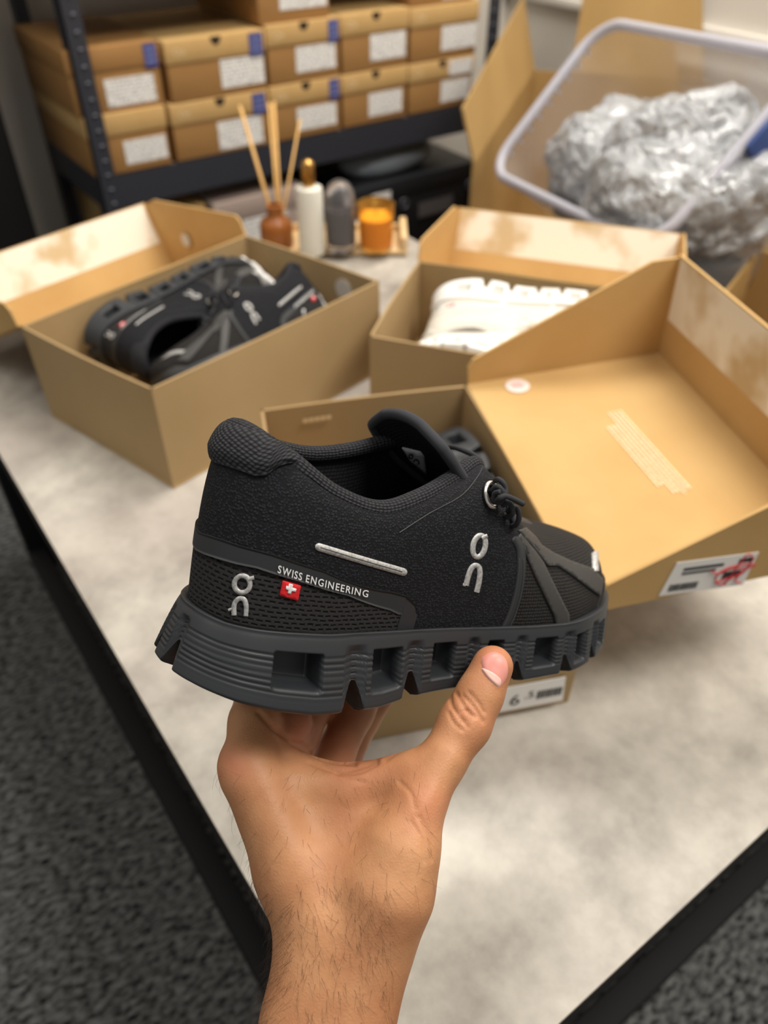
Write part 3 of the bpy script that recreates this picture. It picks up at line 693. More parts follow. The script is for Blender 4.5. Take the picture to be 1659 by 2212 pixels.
# ---------------------------------------------------------------- running shoe, numpy geometry (metres, x toe, y medial, z up)
SHOE_CTRL = np.array([
 [.014, .000, .022, .000, .1045], [.0170,-.0165,.025,-.012,.1035], [.030,-.028,.036,-.022,.0985],
 [.055,-.0335,.055,-.028,.088], [.080,-.0345,.078,-.0305,.083], [.105,-.0355,.100,-.0295,.089],
 [.128,-.0375,.122,-.025,.098], [.146,-.040,.140,-.019,.105], [.160,-.042,.152,-.013,.097],
 [.175,-.0445,.166,-.010,.086], [.192,-.046,.180,-.006,.079], [.210,-.0465,.198,-.002,.075],
 [.230,-.042,.220,.000,.073], [.250,-.034,.243,.000,.0695], [.266,-.020,.260,.000,.0655],
 [.273,.002,.266,.001,.063], [.268,.020,.260,.001,.0655], [.252,.034,.243,.000,.0695],
 [.230,.0425,.220,.000,.073], [.208,.0445,.198,.002,.075], [.188,.043,.180,.006,.079],
 [.170,.040,.166,.010,.087], [.155,.037,.152,.013,.101], [.141,.0345,.140,.019,.111],
 [.124,.033,.122,.025,.106], [.102,.032,.100,.0295,.098], [.078,.0315,.078,.0305,.094],
 [.054,.031,.055,.028,.096], [.034,.0255,.036,.021,.1005], [.0205,.0145,.025,.011,.1035]])
NCT = len(SHOE_CTRL)
def shoe_col(t):
    """footprint and top point at control index t (closed Catmull-Rom)"""
    t = np.asarray(t, float) % NCT
    i = np.floor(t).astype(int); w = (t - i)[..., None]
    P = [SHOE_CTRL[(i + k) % NCT] for k in (-1, 0, 1, 2)]
    return .5*(2*P[1] + (P[2]-P[0])*w + (2*P[0]-5*P[1]+4*P[2]-P[3])*w**2 + (3*P[1]-P[0]-3*P[2]+P[3])*w**3)
def zfeather(x):
    return np.interp(x, [0,.01,.02,.06,.10,.15,.20,.24,.275], [.033,.032,.0300,.0280,.0278,.0285,.030,.0335,.039])
def zground(x):
    return np.interp(x, [-.01,.005,.017,.027,.04,.055,.09,.105,.13,.16,.19,.22,.25,.28], [.011,.0085,.005,.0015,-.002,-.0045,-.0055,-.003,-.001,.0005,.003,.005,.0085,.018])
def upper_pt(t, v):
    """point of the upper at column t, height fraction v (broadcast)"""
    c = shoe_col(t); v = np.asarray(v, float)
    bx, by, tx, ty, tz = [c[..., k] for k in range(5)]
    bz = zfeather(bx) - .002
    vc = np.clip(v, 0, 1)
    hz = np.sin(vc*np.pi/2)**.92 + (v-vc); hy = 1-np.cos(vc*np.pi/2)**1.0
    # quarter outline counters bulge out a little behind the ankle
    heel = np.exp(-((bx-.005)/.035)**2)
    bul = .0035*np.sin(np.pi*np.clip(vc,0,1))*(1-.3*heel)
    nx, ny = bx-.14, by
    dx = np.where(bx < .05, -(1-bx/.05), 0); dy = np.sign(by)*np.clip(np.abs(by)/.03, 0, 1)
    n = np.sqrt(dx*dx+dy*dy)+1e-9
    fore = np.clip((bx-.17)/.04, 0, 1)
    bul = bul*(1-fore)
    return np.stack([bx+(tx-bx)*hy+dx/n*bul, by+(ty-by)*hy+dy/n*bul, bz+(tz-bz)*hz], -1)
def upper_grid(ts, vs):
    T, V = np.meshgrid(np.asarray(ts), np.asarray(vs), indexing='ij')
    return upper_pt(T, V)
def grid_normals(P):
    du = np.gradient(P, axis=0); dv = np.gradient(P, axis=1)
    n = np.cross(du, dv); n /= np.linalg.norm(n, axis=-1, keepdims=True)+1e-12
    return n
# sole: gaps and holes by control index t on the lateral side; mirrored on the medial side
SOLE_GAPS = [(.38,.16,.6), (3.75,.2,.54), (5.08,.18,.52), (6.75,.18,.5), (8.75,.2,.5), (10.7,.2,.5), (12.05,.16,.55), (13.2,.14,.5)]
SOLE_HOLES = [(2.3,3.1,.2,.69), (4.12,4.78,.18,.74), (5.53,6.17,.18,.74), (7.3,8.0,.18,.74), (9.3,10.2,.18,.74), (11.0,11.55,.2,.8), (12.3,12.8,.2,.8)]
def sole_grid(ncol=1100, nrow=64):
    # columns by arc length of the footprint
    tt = np.linspace(0, NCT, 4001); p = shoe_col(tt)[:, :2]
    s = np.concatenate([[0], np.cumsum(np.linalg.norm(np.diff(p, axis=0), axis=1))])
    t = np.interp(np.linspace(0, s[-1], ncol, endpoint=False), s, tt)
    c = shoe_col(t); b = c[:, :2]
    d = np.roll(b, -1, 0)-np.roll(b, 1, 0); d /= np.linalg.norm(d, axis=1, keepdims=True)
    nrm = np.stack([d[:, 1], -d[:, 0]], 1)      # outward (curve runs heel > lateral > toe : clockwise from above)
    if ((b-b.mean(0))*nrm).sum() < 0: nrm = -nrm
    zt = zfeather(b[:, 0]); zb = zground(b[:, 0])
    tm = np.where(t > NCT/2, NCT-t, t)          # mirrored index
    heel = np.exp(-((b[:, 0]-.0)/.045)**2)
    notch = np.zeros(ncol); groove = np.zeros(ncol)
    for (gc, gw, gh) in SOLE_GAPS:
        a = np.abs(tm-gc)
        notch = np.maximum(notch, gh*np.clip(1.25-a/gw, 0, 1)**.7)
        groove = np.maximum(groove, np.clip(1.3-a/gw, 0, 1))
    H = zt-zb
    zlow = zb+notch*H*.8
    r = np.linspace(0, 1, nrow)                  # 0 top .. 1 bottom
    P = np.zeros((ncol, nrow, 3))
    for j, rr in enumerate(r):
        if rr < .12:                             # ledge on top
            a = rr/.12
            off = -.001+ (.0045)*a; z = zt+.0015*np.sin(a*np.pi*.5)
            disp = 0
        else:
            q = (rr-.12)/.88
            full = zt+.0015+(zb-zt-.0015)*q      # height on an uncut wall
            z = zt+.0015+(zlow-zt-.0015)*q
            f = (zt-z)/np.maximum(H, 1e-6)       # depth fraction on the wall 0..1
            flare = .004+.004*heel+.004*np.exp(-((b[:, 0]-.07)/.04)**2)
            off = .0035+flare*np.clip(f, 0, 1)**.8
            off = off-.004*np.clip((f-.9)/.1, 0, 1)**2
            rid = np.clip((f-.2)/.04, 0, 1)*np.clip((.80-f)/.04, 0, 1)
            disp = -.0008*np.clip(np.cos(2*np.pi*f*12.5), 0, 1)**5*rid
            smooth = np.zeros(ncol)
            for (h0, h1, z0, z1) in SOLE_HOLES:
                e = .04
                m = np.clip((tm-h0)/e, 0, 1)*np.clip((h1-tm)/e, 0, 1)*np.clip((f-z0)/.05, 0, 1)*np.clip((z1-f)/.05, 0, 1)
                smooth = np.maximum(smooth, m)
            disp = disp*(1-smooth)-.014*smooth - .0022*groove*np.clip((f-.1)/.1, 0, 1)
        o = off+disp
        P[:, j, 0] = b[:, 0]+nrm[:, 0]*o; P[:, j, 1] = b[:, 1]+nrm[:, 1]*o; P[:, j, 2] = z
    return t, P, nrm
# ---------------------------------------------------------------- shoe materials
def weave(name, c_hi, c_lo, scale, kind='voronoi', bump=.6, dist=.0006, rough=.85, spec=.3, aspect=(1, 1), rot=0.):
    m = bpy.data.materials.new(name); m.use_nodes = True; T = NT(m); p = T.n['Principled BSDF']
    p.inputs['Roughness'].default_value = rough; p.inputs['Specular IOR Level'].default_value = spec
    tc = T.node('ShaderNodeTexCoord'); mp = T.node('ShaderNodeMapping'); mp.inputs['Scale'].default_value = (aspect[0], aspect[1], 1); mp.inputs['Rotation'].default_value = (0, 0, rot); T.con(tc.outputs['UV'], mp.inputs[0])
    if kind == 'voronoi':
        v = T.node('ShaderNodeTexVoronoi', i_Scale=scale, i_Randomness=.75); T.con(mp.outputs[0], v.inputs['Vector'])
        r = T.node('ShaderNodeMapRange', i_1=.05, i_2=.6, i_3=1., i_4=0.); T.con(v.outputs['Distance'], r.inputs[0]); fac = r.outputs[0]
    elif kind == 'knit':      # rows of little loops
        v = T.node('ShaderNodeTexVoronoi', i_Scale=scale, i_Randomness=.18); T.con(mp.outputs[0], v.inputs['Vector'])
        r = T.node('ShaderNodeMapRange', i_1=.15, i_2=.62, i_3=1., i_4=0.); T.con(v.outputs['Distance'], r.inputs[0]); fac = r.outputs[0]
    else:                     # open mesh: threads around small slots
        n0 = T.node('ShaderNodeTexNoise', i_Scale=260., i_Detail=1.); T.con(tc.outputs['UV'], n0.inputs['Vector'])
        ad = T.node('ShaderNodeVectorMath', operation='MULTIPLY_ADD'); T.con(n0.outputs['Color'], ad.inputs[0]); ad.inputs[1].default_value = (.0011, .0011, 0); T.con(mp.outputs[0], ad.inputs[2])
        b = T.node('ShaderNodeTexBrick', offset=.5, i_Scale=scale, i_Mortar_Size=.011, i_Mortar_Smooth=.6, i_Brick_Width=.042, i_Row_Height=.024)
        T.con(ad.outputs[0], b.inputs['Vector']); fac = b.outputs['Fac']
    mx = T.node('ShaderNodeMix', data_type='RGBA'); mx.inputs[6].default_value = srgb(*c_lo); mx.inputs[7].default_value = srgb(*c_hi)
    T.con(fac, mx.inputs[0]); T.con(mx.outputs[2], p.inputs['Base Color'])
    bp = T.node('ShaderNodeBump', i_Strength=bump, i_Distance=dist); T.con(fac, bp.inputs['Height']); T.con(bp.outputs[0], p.inputs['Normal'])
    return m
M['knit'] = weave('black_knit', (40, 42, 50), (13, 14, 18), 820, 'voronoi', .8, .0005)
M['pad'] = weave('padded_black_mesh', (58, 59, 64), (12, 12, 15), 620, 'knit', .8, .0006, aspect=(.75, 1.25), rot=.5)
M['bind'] = weave('collar_binding', (56, 57, 62), (14, 14, 17), 620, 'knit', .9, .0006, aspect=(.8, 1.2))
M['heel_mesh'] = weave('open_heel_mesh', (44, 43, 44), (6, 6, 7), 11.5, 'brick', .9, .0008)
M['toe_mesh'] = weave('toe_mesh', (46, 44, 43), (12, 11, 11), 560, 'knit', .8, .0006)
M['lining'] = weave('dark_lining', (36, 36, 40), (10, 10, 12), 500, 'knit', .6, .0005)
M['film'] = mat('black_rubber_film', (40, 43, 46), rough=.55, bump=(500, .08, .0005))
M['strap'] = mat('grey_black_overlay', (56, 55, 54), rough=.6, bump=(600, .1, .0005))
M['foam'] = mat('black_sole_foam', (42, 45, 49), rough=.48, bump=(420, .1, .0004))
M['hole_in'] = M['foam']
M['tread'] = mat('black_tread_rubber', (28, 29, 31), rough=.55)
M['reflect'] = mat('silver_reflective', (196, 196, 194), rough=.45, metal=.25, noise=(900, (150, 150, 150), .4, .7, 2))
M['white_print'] = mat('white_rubber_print', (236, 236, 236), rough=.5)
M['flag_red'] = mat('red_woven_tag', (214, 26, 34), rough=.75, bump=(1500, .4, .0004))
M['lace'] = mat('black_lace', (36, 37, 42), rough=.8, bump=(1600, .5, .0004))
M['chrome'] = mat('chrome_eyelet', (220, 216, 210), rough=.2, metal=1)
M['tongue_out'] = mat('tongue_film', (40, 42, 46), rough=.5)
M['tag_grey'] = mat('grey_satin_label', (186, 188, 194), rough=.5)

# ---------------------------------------------------------------- where the held shoe is
SR = np.array([[0.771936, 0.602918, 0.201507], [0.037691, 0.273017, -0.961271], [0.634582, -0.749634, -0.188027]])
SO = np.array([-0.096757, 0.066903, 0.322759])
SX, SY, SZ = AX.T@SR[:, 0], -(AX.T@SR[:, 1]), AX.T@SR[:, 2]
SORG = EYE+AX.T@SO
SM = np.eye(4); SM[:3, 0], SM[:3, 1], SM[:3, 2], SM[:3, 3] = SX, SY, SZ, SORG
SMI = np.linalg.inv(SM)
EYE_S = (SMI@np.append(EYE, 1))[:3]
def sray(px, py): return SMI[:3, :3]@ray(px, py)
def sdepth(px, py, d): return EYE_S+sray(px, py)*d

shoe = tag(empty('running_shoe', mtx=Matrix(SM.tolist())), 'black running shoe with chunky hollow sole held up by the hand', 'shoe')
def grid_mesh(P, name, mat_, parent, uv=None, mask=None, closed=False, smooth=True, flip=False):
    n, m = P.shape[:2]; F = []
    I = np.arange(n if closed else n-1)
    for i in I:
        k = (i+1) % n
        for j in range(m-1):
            if mask is not None and not mask[i, j]: continue
            q = (i*m+j, k*m+j, k*m+j+1, i*m+j+1); F.append(q[::-1] if flip else q)
    V = P.reshape(-1, 3); U = None if uv is None else uv.reshape(-1, 2)
    used = np.zeros(len(V), bool); used[np.array(F).ravel()] = True; re = np.cumsum(used)-1
    F = [tuple(re[list(q)]) for q in F]
    return mesh(name, V[used], F, mat_, parent, smooth, None if U is None else U[used])
def arc_uv(P):
    du = np.linalg.norm(np.diff(P, axis=0), axis=-1); dv = np.linalg.norm(np.diff(P, axis=1), axis=-1)
    u = np.concatenate([[0], np.cumsum(du[:, P.shape[1]//3])]); v = np.concatenate([np.zeros((P.shape[0], 1)), np.cumsum(dv, axis=1)], 1)
    return np.stack([np.repeat(u[:, None], P.shape[1], 1), v], -1)
ts = np.linspace(0, NCT, 421); vs_ = np.linspace(0, 1, 61)
UP = upper_grid(ts, vs_); UPN = grid_normals(UP); UPUV = arc_uv(UP)
if ((UP[100, 20]-np.array([.1, 0, .05]))@UPN[100, 20]) < 0: UPN = -UPN
tm_ = np.minimum(ts, NCT-ts)
tseam = 8.25+np.interp(vs_, [0, .45, 1], [0, 0, 2.2])
Tg, Vg = np.meshgrid(tm_, vs_, indexing='ij')
toe = (Tg > tseam[None, :])
quarter = grid_mesh(UP, 'quarter', M['knit'], shoe, UPUV, ~toe)
grid_mesh(UP-UPN*.0006, 'toe_box', M['toe_mesh'], shoe, UPUV, toe)
BV = BVHTree.FromPolygons([Vector(p) for p in UP.reshape(-1, 3)], [(i*61+j, (i+1)*61+j, (i+1)*61+j+1, i*61+j+1) for i in range(420) for j in range(60)])
def hit(px, py, bvh=None, fallback=True):
    d = sray(px, py); l, n, i, t = (bvh or BV).ray_cast(Vector(EYE_S), Vector(d).normalized())
    k = 0
    while l is None and k < 60:            # just past the outline: slide back onto the panel
        k += 1; px += (860-px)*.008; py += (1210-py)*.012
        d = sray(px, py); l, n, i, t = (bvh or BV).ray_cast(Vector(EYE_S), Vector(d).normalized())
    if l is None: l, n, i, t = (bvh or BV).find_nearest(Vector(EYE_S+d*.36))
    n = np.array(n); 
    if n@d > 0: n = -n
    return np.array(l), n
# ---------------------------------------------------------------- strips and overlays laid on the upper
def band(name, mat_, t0, t1, vlo, vhi, thick, parent, nt=80, nv=10, pillow=0, uvs=1., sink=.0008):
    """panel covering columns t0..t1 between heights vlo(|t|) and vhi(|t|)"""
    ease = lambda n: np.concatenate([[0, .004], np.linspace(.012, .988, n-4), [.996, 1]])
    tt = t0+(t1-t0)*ease(nt); ev = ease(nv) if nv > 6 else np.linspace(0, 1, nv); ev = np.where(ev < .01, ev*4, np.where(ev > .99, 1-(1-ev)*4, ev)); P = np.zeros((nt, nv, 3))
    for i, t in enumerate(tt):
        a, b = vlo(abs(t)), vhi(abs(t)); v = a+(b-a)*ev; P[i] = upper_pt(np.full(nv, t), v)
    N = np.zeros_like(P)
    e = 2e-3
    for i, t in enumerate(tt):
        v = vlo(abs(t))+(vhi(abs(t))-vlo(abs(t)))*ev
        vv = np.clip(v, .004, .985)
        a = upper_pt(np.full(nv, t+.03), vv)-upper_pt(np.full(nv, t-.03), vv); b = upper_pt(np.full(nv, t), vv+e)-upper_pt(np.full(nv, t), vv-e)
        n = np.cross(a, b); N[i] = n/(np.linalg.norm(n, axis=1, keepdims=True)+1e-12)
    ctr = np.array([.1, 0, .05])
    if ((P[nt//2, nv//2]-ctr)*N[nt//2, nv//2]).sum() < 0: N = -N
    uv = arc_uv(P)*uvs
    ui = ease(nt)[:, None]; vi = ev[None, :]
    h = thick+pillow*(np.clip(np.minimum(ui, 1-ui)*9, 0, 1)**.5)*(np.clip(vi*5, 0, 1)**.6)*np.ones((nt, nv))
    h[0, :] = -sink; h[-1, :] = -sink; h[:, 0] = -sink
    if vhi(0) < .98: h[:, -1] = -sink
    # duplicate the border so that the panel gets an edge of its own
    P2 = P+N*h[..., None]
    return grid_mesh(P2, name, mat_, parent, uv)
vL = lambda t: float(np.interp(t, [0, .4, 1.75, 2.6, 3.4, 4.4, 4.62], [.195, .201, .233, .228, .208, .126, .10]))
vH = lambda t: float(np.interp(t, [0, .85, 2, 2.85, 4.3, 4.71, 4.95, 5.02], [.262, .283, .302, .302, .226, .189, .14, .10]))
band('heel_mesh_panel', M['heel_mesh'], -4.75, 4.75, lambda t: 0.0, vL, .0004, shoe, 120, 14)
strip_o = band('heel_strip', M['film'], -4.72, 4.72, lambda t: vL(t)-.004, vH, .0009, shoe, 140, 12)
band('heel_strip_end', M['film'], 4.68, 5.06, lambda t: 0.0, lambda t: max(vH(t), .02), .0009, shoe, 14, 14)
band('heel_strip_end', M['film'], -5.06, -4.68, lambda t: 0.0, lambda t: max(vH(t), .02), .0009, shoe, 14, 14)
vT = lambda t: float(np.interp(t, [0, 1.3, 1.55, 1.75, 2.25], [.585, .615, .65, .76, .985]))
band('heel_tab', M['pad'], -2.2, 2.2, vT, lambda t: 1.0, .0008, shoe, 90, 22, pillow=.0030)
band('toe_rand', M['strap'], 12.6, 17.4, lambda t: 0., lambda t: float(np.interp(abs(t-15), [0, 1.8, 2.4], [.30, .2, .03])), .0009, shoe, 60, 10)

def stroke(name, pts, width, mat_, thick, parent, closed=False, n=6, rounded=True, target=None, uv=False):
    """raised line along pixel points, laid on the upper"""
    C = catmull(pts, n, closed); m = len(C)
    T = (np.roll(C, -1, 0)-np.roll(C, 1, 0)) if closed else np.gradient(C, axis=0)
    T /= np.linalg.norm(T, axis=1, keepdims=True)+1e-9; N = np.stack([-T[:, 1], T[:, 0]], 1)
    W = np.full(m, width/2.) if np.isscalar(width) else np.interp(np.linspace(0, 1, m), np.linspace(0, 1, len(width)), width)/2
    if rounded and not closed:
        # add round caps
        k = 5; a0 = [C[0]-T[0]*W[0]*math.sin(math.pi/2*i/k) for i in range(k, 0, -1)]; w0 = [W[0]*math.cos(math.pi/2*i/k) for i in range(k, 0, -1)]
        a1 = [C[-1]+T[-1]*W[-1]*math.sin(math.pi/2*i/k) for i in range(1, k+1)]; w1 = [W[-1]*math.cos(math.pi/2*i/k) for i in range(1, k+1)]
        C = np.vstack([a0, C, a1]); N = np.vstack([[N[0]]*k, N, [N[-1]]*k]); W = np.concatenate([w0, W, w1]); m = len(C)
    V = []; cross = (-1, -.97, 0, .97, 1)
    for i in range(m):
        for j, s in enumerate(cross):
            q = C[i]+N[i]*W[i]*s; l, nn = hit(q[0], q[1], target); V.append(l+nn*(thick if 0 < j < 4 else -.0006))
    P = np.array(V).reshape(m, 5, 3)
    U = np.stack([np.repeat(np.arange(m)[:, None]*.001, 5, 1), np.repeat(np.array(cross)[None, :]*.001, m, 0)], -1)
    return grid_mesh(P, name, mat_, parent, U, closed=closed)
def patch(name, poly, mat_, thick, parent, step=7, target=None, uvs=.0002):
    """panel with pixel outline, laid on the upper"""
    poly = [np.array(p, float) for p in poly]; E = []
    for i in range(len(poly)):
        a, b = poly[i], poly[(i+1) % len(poly)]; k = max(1, int(np.linalg.norm(b-a)/step))
        E += [a+(b-a)*w/k for w in range(k)]
    nb = len(E); A = np.array(E); lo, hi = A.min(0), A.max(0); G = []
    def inside(p):
        c = False; j = nb-1
        for i in range(nb):
            if (A[i, 1] > p[1]) != (A[j, 1] > p[1]) and p[0] < (A[j, 0]-A[i, 0])*(p[1]-A[i, 1])/(A[j, 1]-A[i, 1])+A[i, 0]: c = not c
            j = i
        return c
    for x in np.arange(lo[0]+step/2, hi[0], step):
        for y in np.arange(lo[1]+step/2, hi[1], step):
            if inside((x, y)) and np.min(np.hypot(A[:, 0]-x, A[:, 1]-y)) > step*.45: G.append((x, y))
    pts = [Vector(p) for p in E]+[Vector(p) for p in G]
    co, ed, fa, *_ = geometry.delaunay_2d_cdt(pts, [(i, (i+1) % nb) for i in range(nb)], [list(range(nb))], 1, 1e-4)
    V = []; U = []; bot = []
    for q in co:
        l, n = hit(q[0], q[1], target); V.append(l+n*thick); bot.append(l-n*.0006); U.append((q[0]*uvs, -q[1]*uvs))
    cnt = {}
    for f in fa:
        for i in range(len(f)):
            e = (f[i], f[(i+1) % len(f)]); k = tuple(sorted(e)); cnt[k] = cnt.get(k, [])+[e]
    F = [tuple(f) for f in fa]; off = len(V)
    for k, e in cnt.items():
        if len(e) == 1: a, b = e[0]; F.append((b, a, a+off, b+off))
    return mesh(name, V+bot, F, mat_, parent, True, U+U)
cr2 = lambda pts: [(800+x*.36166, 860+y*.36166) for x, y in pts]   # crop coordinates used while measuring
cr1 = lambda pts: [(300+x*.36166, 860+y*.36166) for x, y in pts]
# side bar, logos
stroke('reflective_bar', [(689, 1181.5), (780, 1209), (870, 1235)], 17, M['reflect'], .0005, shoe)
stroke('stitch_groove', [(692, 1182), (780, 1209), (867, 1234)], 1.6, M['strap'], .0006, shoe)
def logo(cr, ring_c, ring_r, tilt, w, tail, arch, serif=None, par=None, th=.0004):
    a = np.linspace(0, 2*math.pi, 24, endpoint=False); c, s = math.cos(tilt), math.sin(tilt)
    pts = [(ring_c[0]+ring_r[0]*math.cos(t)*c-ring_r[1]*math.sin(t)*s, ring_c[1]+ring_r[0]*math.cos(t)*s+ring_r[1]*math.sin(t)*c) for t in a]
    r = stroke('logo_mark', cr(pts), w*.36166, M['reflect'], th, par or shoe, closed=True, n=2)
    stroke('logo_mark', cr(tail), w*.8*.36166, M['reflect'], th+.00003, par or shoe, rounded=False, n=3)
    stroke('logo_mark', cr(arch), w*.36166, M['reflect'], th, par or shoe, rounded=False, n=4)
    if serif: stroke('logo_mark', cr(serif), w*.55*.36166, M['reflect'], th, par or shoe, rounded=False, n=3)
logo(cr2, (648, 884), (36, 66), .22, 30, [(664, 836), (697, 822)], [(570, 1118), (584, 1060), (603, 1015), (626, 998), (648, 1010), (653, 1050), (646, 1105), (633, 1158)], [(549, 1112), (566, 1117)])
logo(cr1, (620, 1108), (46, 50), .1, 27, [(655, 1078), (690, 1068)], [(572, 1292), (572, 1235), (588, 1203), (612, 1192), (634, 1205), (643, 1240), (640, 1296)], [(540, 1262), (562, 1254)], th=.0011)
# lettering on the heel strip
tv_, tf_ = text_polys('SWISS ENGINEERING', 1., .012); w_ = tv_[:, 0].max()
BVS = BVHTree.FromPolygons([v.co for v in strip_o.data.vertices], [tuple(p.vertices) for p in strip_o.data.polygons])
def text_on(name, v, f, fx, mat_, thick, target):
    V = []
    for p in v:
        l, n = hit(*fx(p), target); V.append(l+n*thick)
    return mesh(name, V, f, mat_, strip_o)
ta0, ta1, ta2 = np.array([597., 1232.]), np.array([690., 1261.5]), np.array([790., 1285.5])
vn_ = tv_.copy()
# letter-spaced: spread the glyph islands along the line
def spread(v, f, k):
    par = list(range(len(v)))
    def fd(a):
        while par[a] != a: par[a] = par[par[a]]; a = par[a]
        return a
    for q in f:
        for i in q[1:]: par[fd(i)] = fd(q[0])
    out = v.copy(); gs = {}
    for i in range(len(v)): gs.setdefault(fd(i), []).append(i)
    for g in gs.values():
        cx = (v[g, 0].min()+v[g, 0].max())/2; out[g, 0] += cx*k
    return out
tv2 = spread(tv_, tf_, .16); W2 = tv2[:, 0].max()
def fx(p):
    s = p[0]/W2; c = (1-s)**2*ta0+2*s*(1-s)*(2*ta1-.5*ta0-.5*ta2)+s*s*ta2
    return c[0]+p[1]*3.4, c[1]+1.5-p[1]*23.0*(1-.10*s)
text_on('lettering', tv2, tf_, fx, M['white_print'], .0016, None)
# red flag tag
flag = patch('flag_tag', cr1([(858, 1086), (962, 1116), (944, 1204), (838, 1172)]), M['flag_red'], .0013, shoe, 6)
patch('flag_cross', cr1([(893, 1100), (914, 1106), (910, 1124), (934, 1131), (929, 1149), (906, 1143), (901, 1162), (882, 1156), (887, 1137), (872, 1132), (877, 1113), (889, 1117)]), M['white_print'], .0017, flag, 4)
# seam and straps on the vamp
stroke('vamp_seam', cr2([(868, 850), (893, 900), (900, 960), (897, 1060), (876, 1180), (838, 1300), (795, 1392)]), 17, M['film'], .0007, shoe)
stroke('vamp_stitch', cr2([(884, 960), (878, 1060), (858, 1180), (820, 1300), (780, 1385)]), 1.6, M['strap'], .0010, shoe)
stroke('vamp_stitch', cr2([(908, 960), (908, 1060), (892, 1180), (856, 1300), (815, 1388)]), 1.6, M['strap'], .0010, shoe)
patch('vamp_strap', cr2([(905, 790), (945, 870), (985, 915), (1035, 985), (1075, 1070), (1130, 1180), (1185, 1290), (1192, 1385), (1112, 1388), (1098, 1300), (1040, 1180), (985, 1065), (940, 960), (915, 890), (880, 830)]), M['strap'], .0005, shoe, 6)
patch('vamp_strap', cr2([(880, 790), (925, 775), (985, 830), (1020, 880), (1090, 925), (1200, 975), (1330, 1020), (1390, 1090), (1370, 1180), (1300, 1130), (1200, 1055), (1120, 1002), (1060, 1002), (1025, 960), (960, 880)]), M['strap'], .0007, shoe, 6)
for q in ([(922, 872), (935, 880), (945, 925), (935, 930)], [(968, 868), (985, 872), (1010, 905), (998, 912)]):
    patch('lace_slot', cr2(q), M['ink'], .0009, shoe, 4)
patch('toe_reflector', cr2([(1326, 922), (1350, 916), (1354, 1034), (1332, 1038)]), M['reflect'], .0014, shoe, 5)
# welded outline around the eyelets
stroke('welded_edge', cr2([(175, 803), (350, 690), (540, 585), (640, 470), (678, 390)]), 2.0, M['film'], .0003, shoe)
# ---------------------------------------------------------------- collar, lining, insole, tongue
tc_ = np.linspace(-7.25, 7.25, 150)
cc = upper_pt(tc_, np.full(150, 1.0)); rad = .0040+.0018*np.exp(-(tc_/1.4)**2)
inw_ = np.stack([np.zeros(150), -np.sign(cc[:, 1])*np.clip(np.abs(cc[:, 1])/.02, 0, 1), np.zeros(150)], 1); inw_[:, 0] = .6*np.exp(-(tc_/1.2)**2)
cc = cc+inw_*.0012; cc[:, 2] -= .0008
seg = 14; ring = []
Tn = np.gradient(cc, axis=0); Tn /= np.linalg.norm(Tn, axis=1, keepdims=True)
P = np.zeros((150, seg+1, 3)); U = np.zeros((150, seg+1, 2)); al = np.concatenate([[0], np.cumsum(np.linalg.norm(np.diff(cc, axis=0), axis=1))])
for i in range(150):
    w = nrm(np.cross(Tn[i], [0, 0, 1.])); u = np.cross(w, Tn[i])
    for k in range(seg+1):
        a = 2*math.pi*k/seg; P[i, k] = cc[i]+rad[i]*(math.cos(a)*w+math.sin(a)*u); U[i, k] = (al[i], a*rad[i])
grid_mesh(P, 'collar_binding', M['bind'], shoe, U)
# binding around the eyestay edges
for sg in (1, -1):
    tq = np.linspace(7.15, 10.1, 30)*sg; q = upper_pt(tq, np.full(30, .985)); q[:, 2] += .0004
    MB().tube(q, .0017, 8).build('eyestay_edge', M['film'], shoe, smooth=True)
tl = np.linspace(-9.6, 9.6, 150); vl = np.linspace(.995, .06, 26)
LP = np.zeros((150, 26, 3))
for i, t in enumerate(tl):
    p = upper_pt(np.full(26, t), vl); ctr = np.array([0, 0, 0.]); 
    a = upper_pt(np.full(26, t+.03), np.clip(vl, .02, .98))-upper_pt(np.full(26, t-.03), np.clip(vl, .02, .98)); b = upper_pt(np.full(26, t), np.clip(vl, .02, .98)+.01)-upper_pt(np.full(26, t), np.clip(vl, .02, .98)-.01)
    n = np.cross(a, b); n /= np.linalg.norm(n, axis=1, keepdims=True); 
    LP[i] = p+n*.0045*(-1 if ((p[13]-np.array([.1, 0, .06]))@n[13]) > 0 else 1)
grid_mesh(LP, 'lining', M['lining'], shoe, arc_uv(LP))
ti = np.linspace(0, NCT, 90, endpoint=False); ic = shoe_col(ti); V = [(x*.96+.006, y*.9, zfeather(x)+.004) for x, y in ic[:, :2]]
mesh('insole', V, [tuple(range(len(V)))], M['lining'], shoe)
TCL = catmull([(.205, 0, .0725), (.190, 0, .0755), (.166, 0, .0835), (.148, 0, .0945), (.128, .001, .1075), (.114, .002, .1172), (.1075, .003, .1203)], 6)
nb_ = len(TCL); na = 25; bw = np.interp(np.linspace(0, 1, nb_), [0, .2, .45, .7, .86, .94, .975, 1], [.010, .014, .021, .0265, .0275, .0255, .022, .014])
TT = np.gradient(TCL, axis=0); TT /= np.linalg.norm(TT, axis=1, keepdims=True)
TN = np.stack([-TT[:, 2], np.zeros(nb_), TT[:, 0]], 1); TN[TN[:, 2] < 0] *= -1
aa = np.linspace(-1, 1, na); TO = np.zeros((nb_, na, 3)); TI = np.zeros((nb_, na, 3))
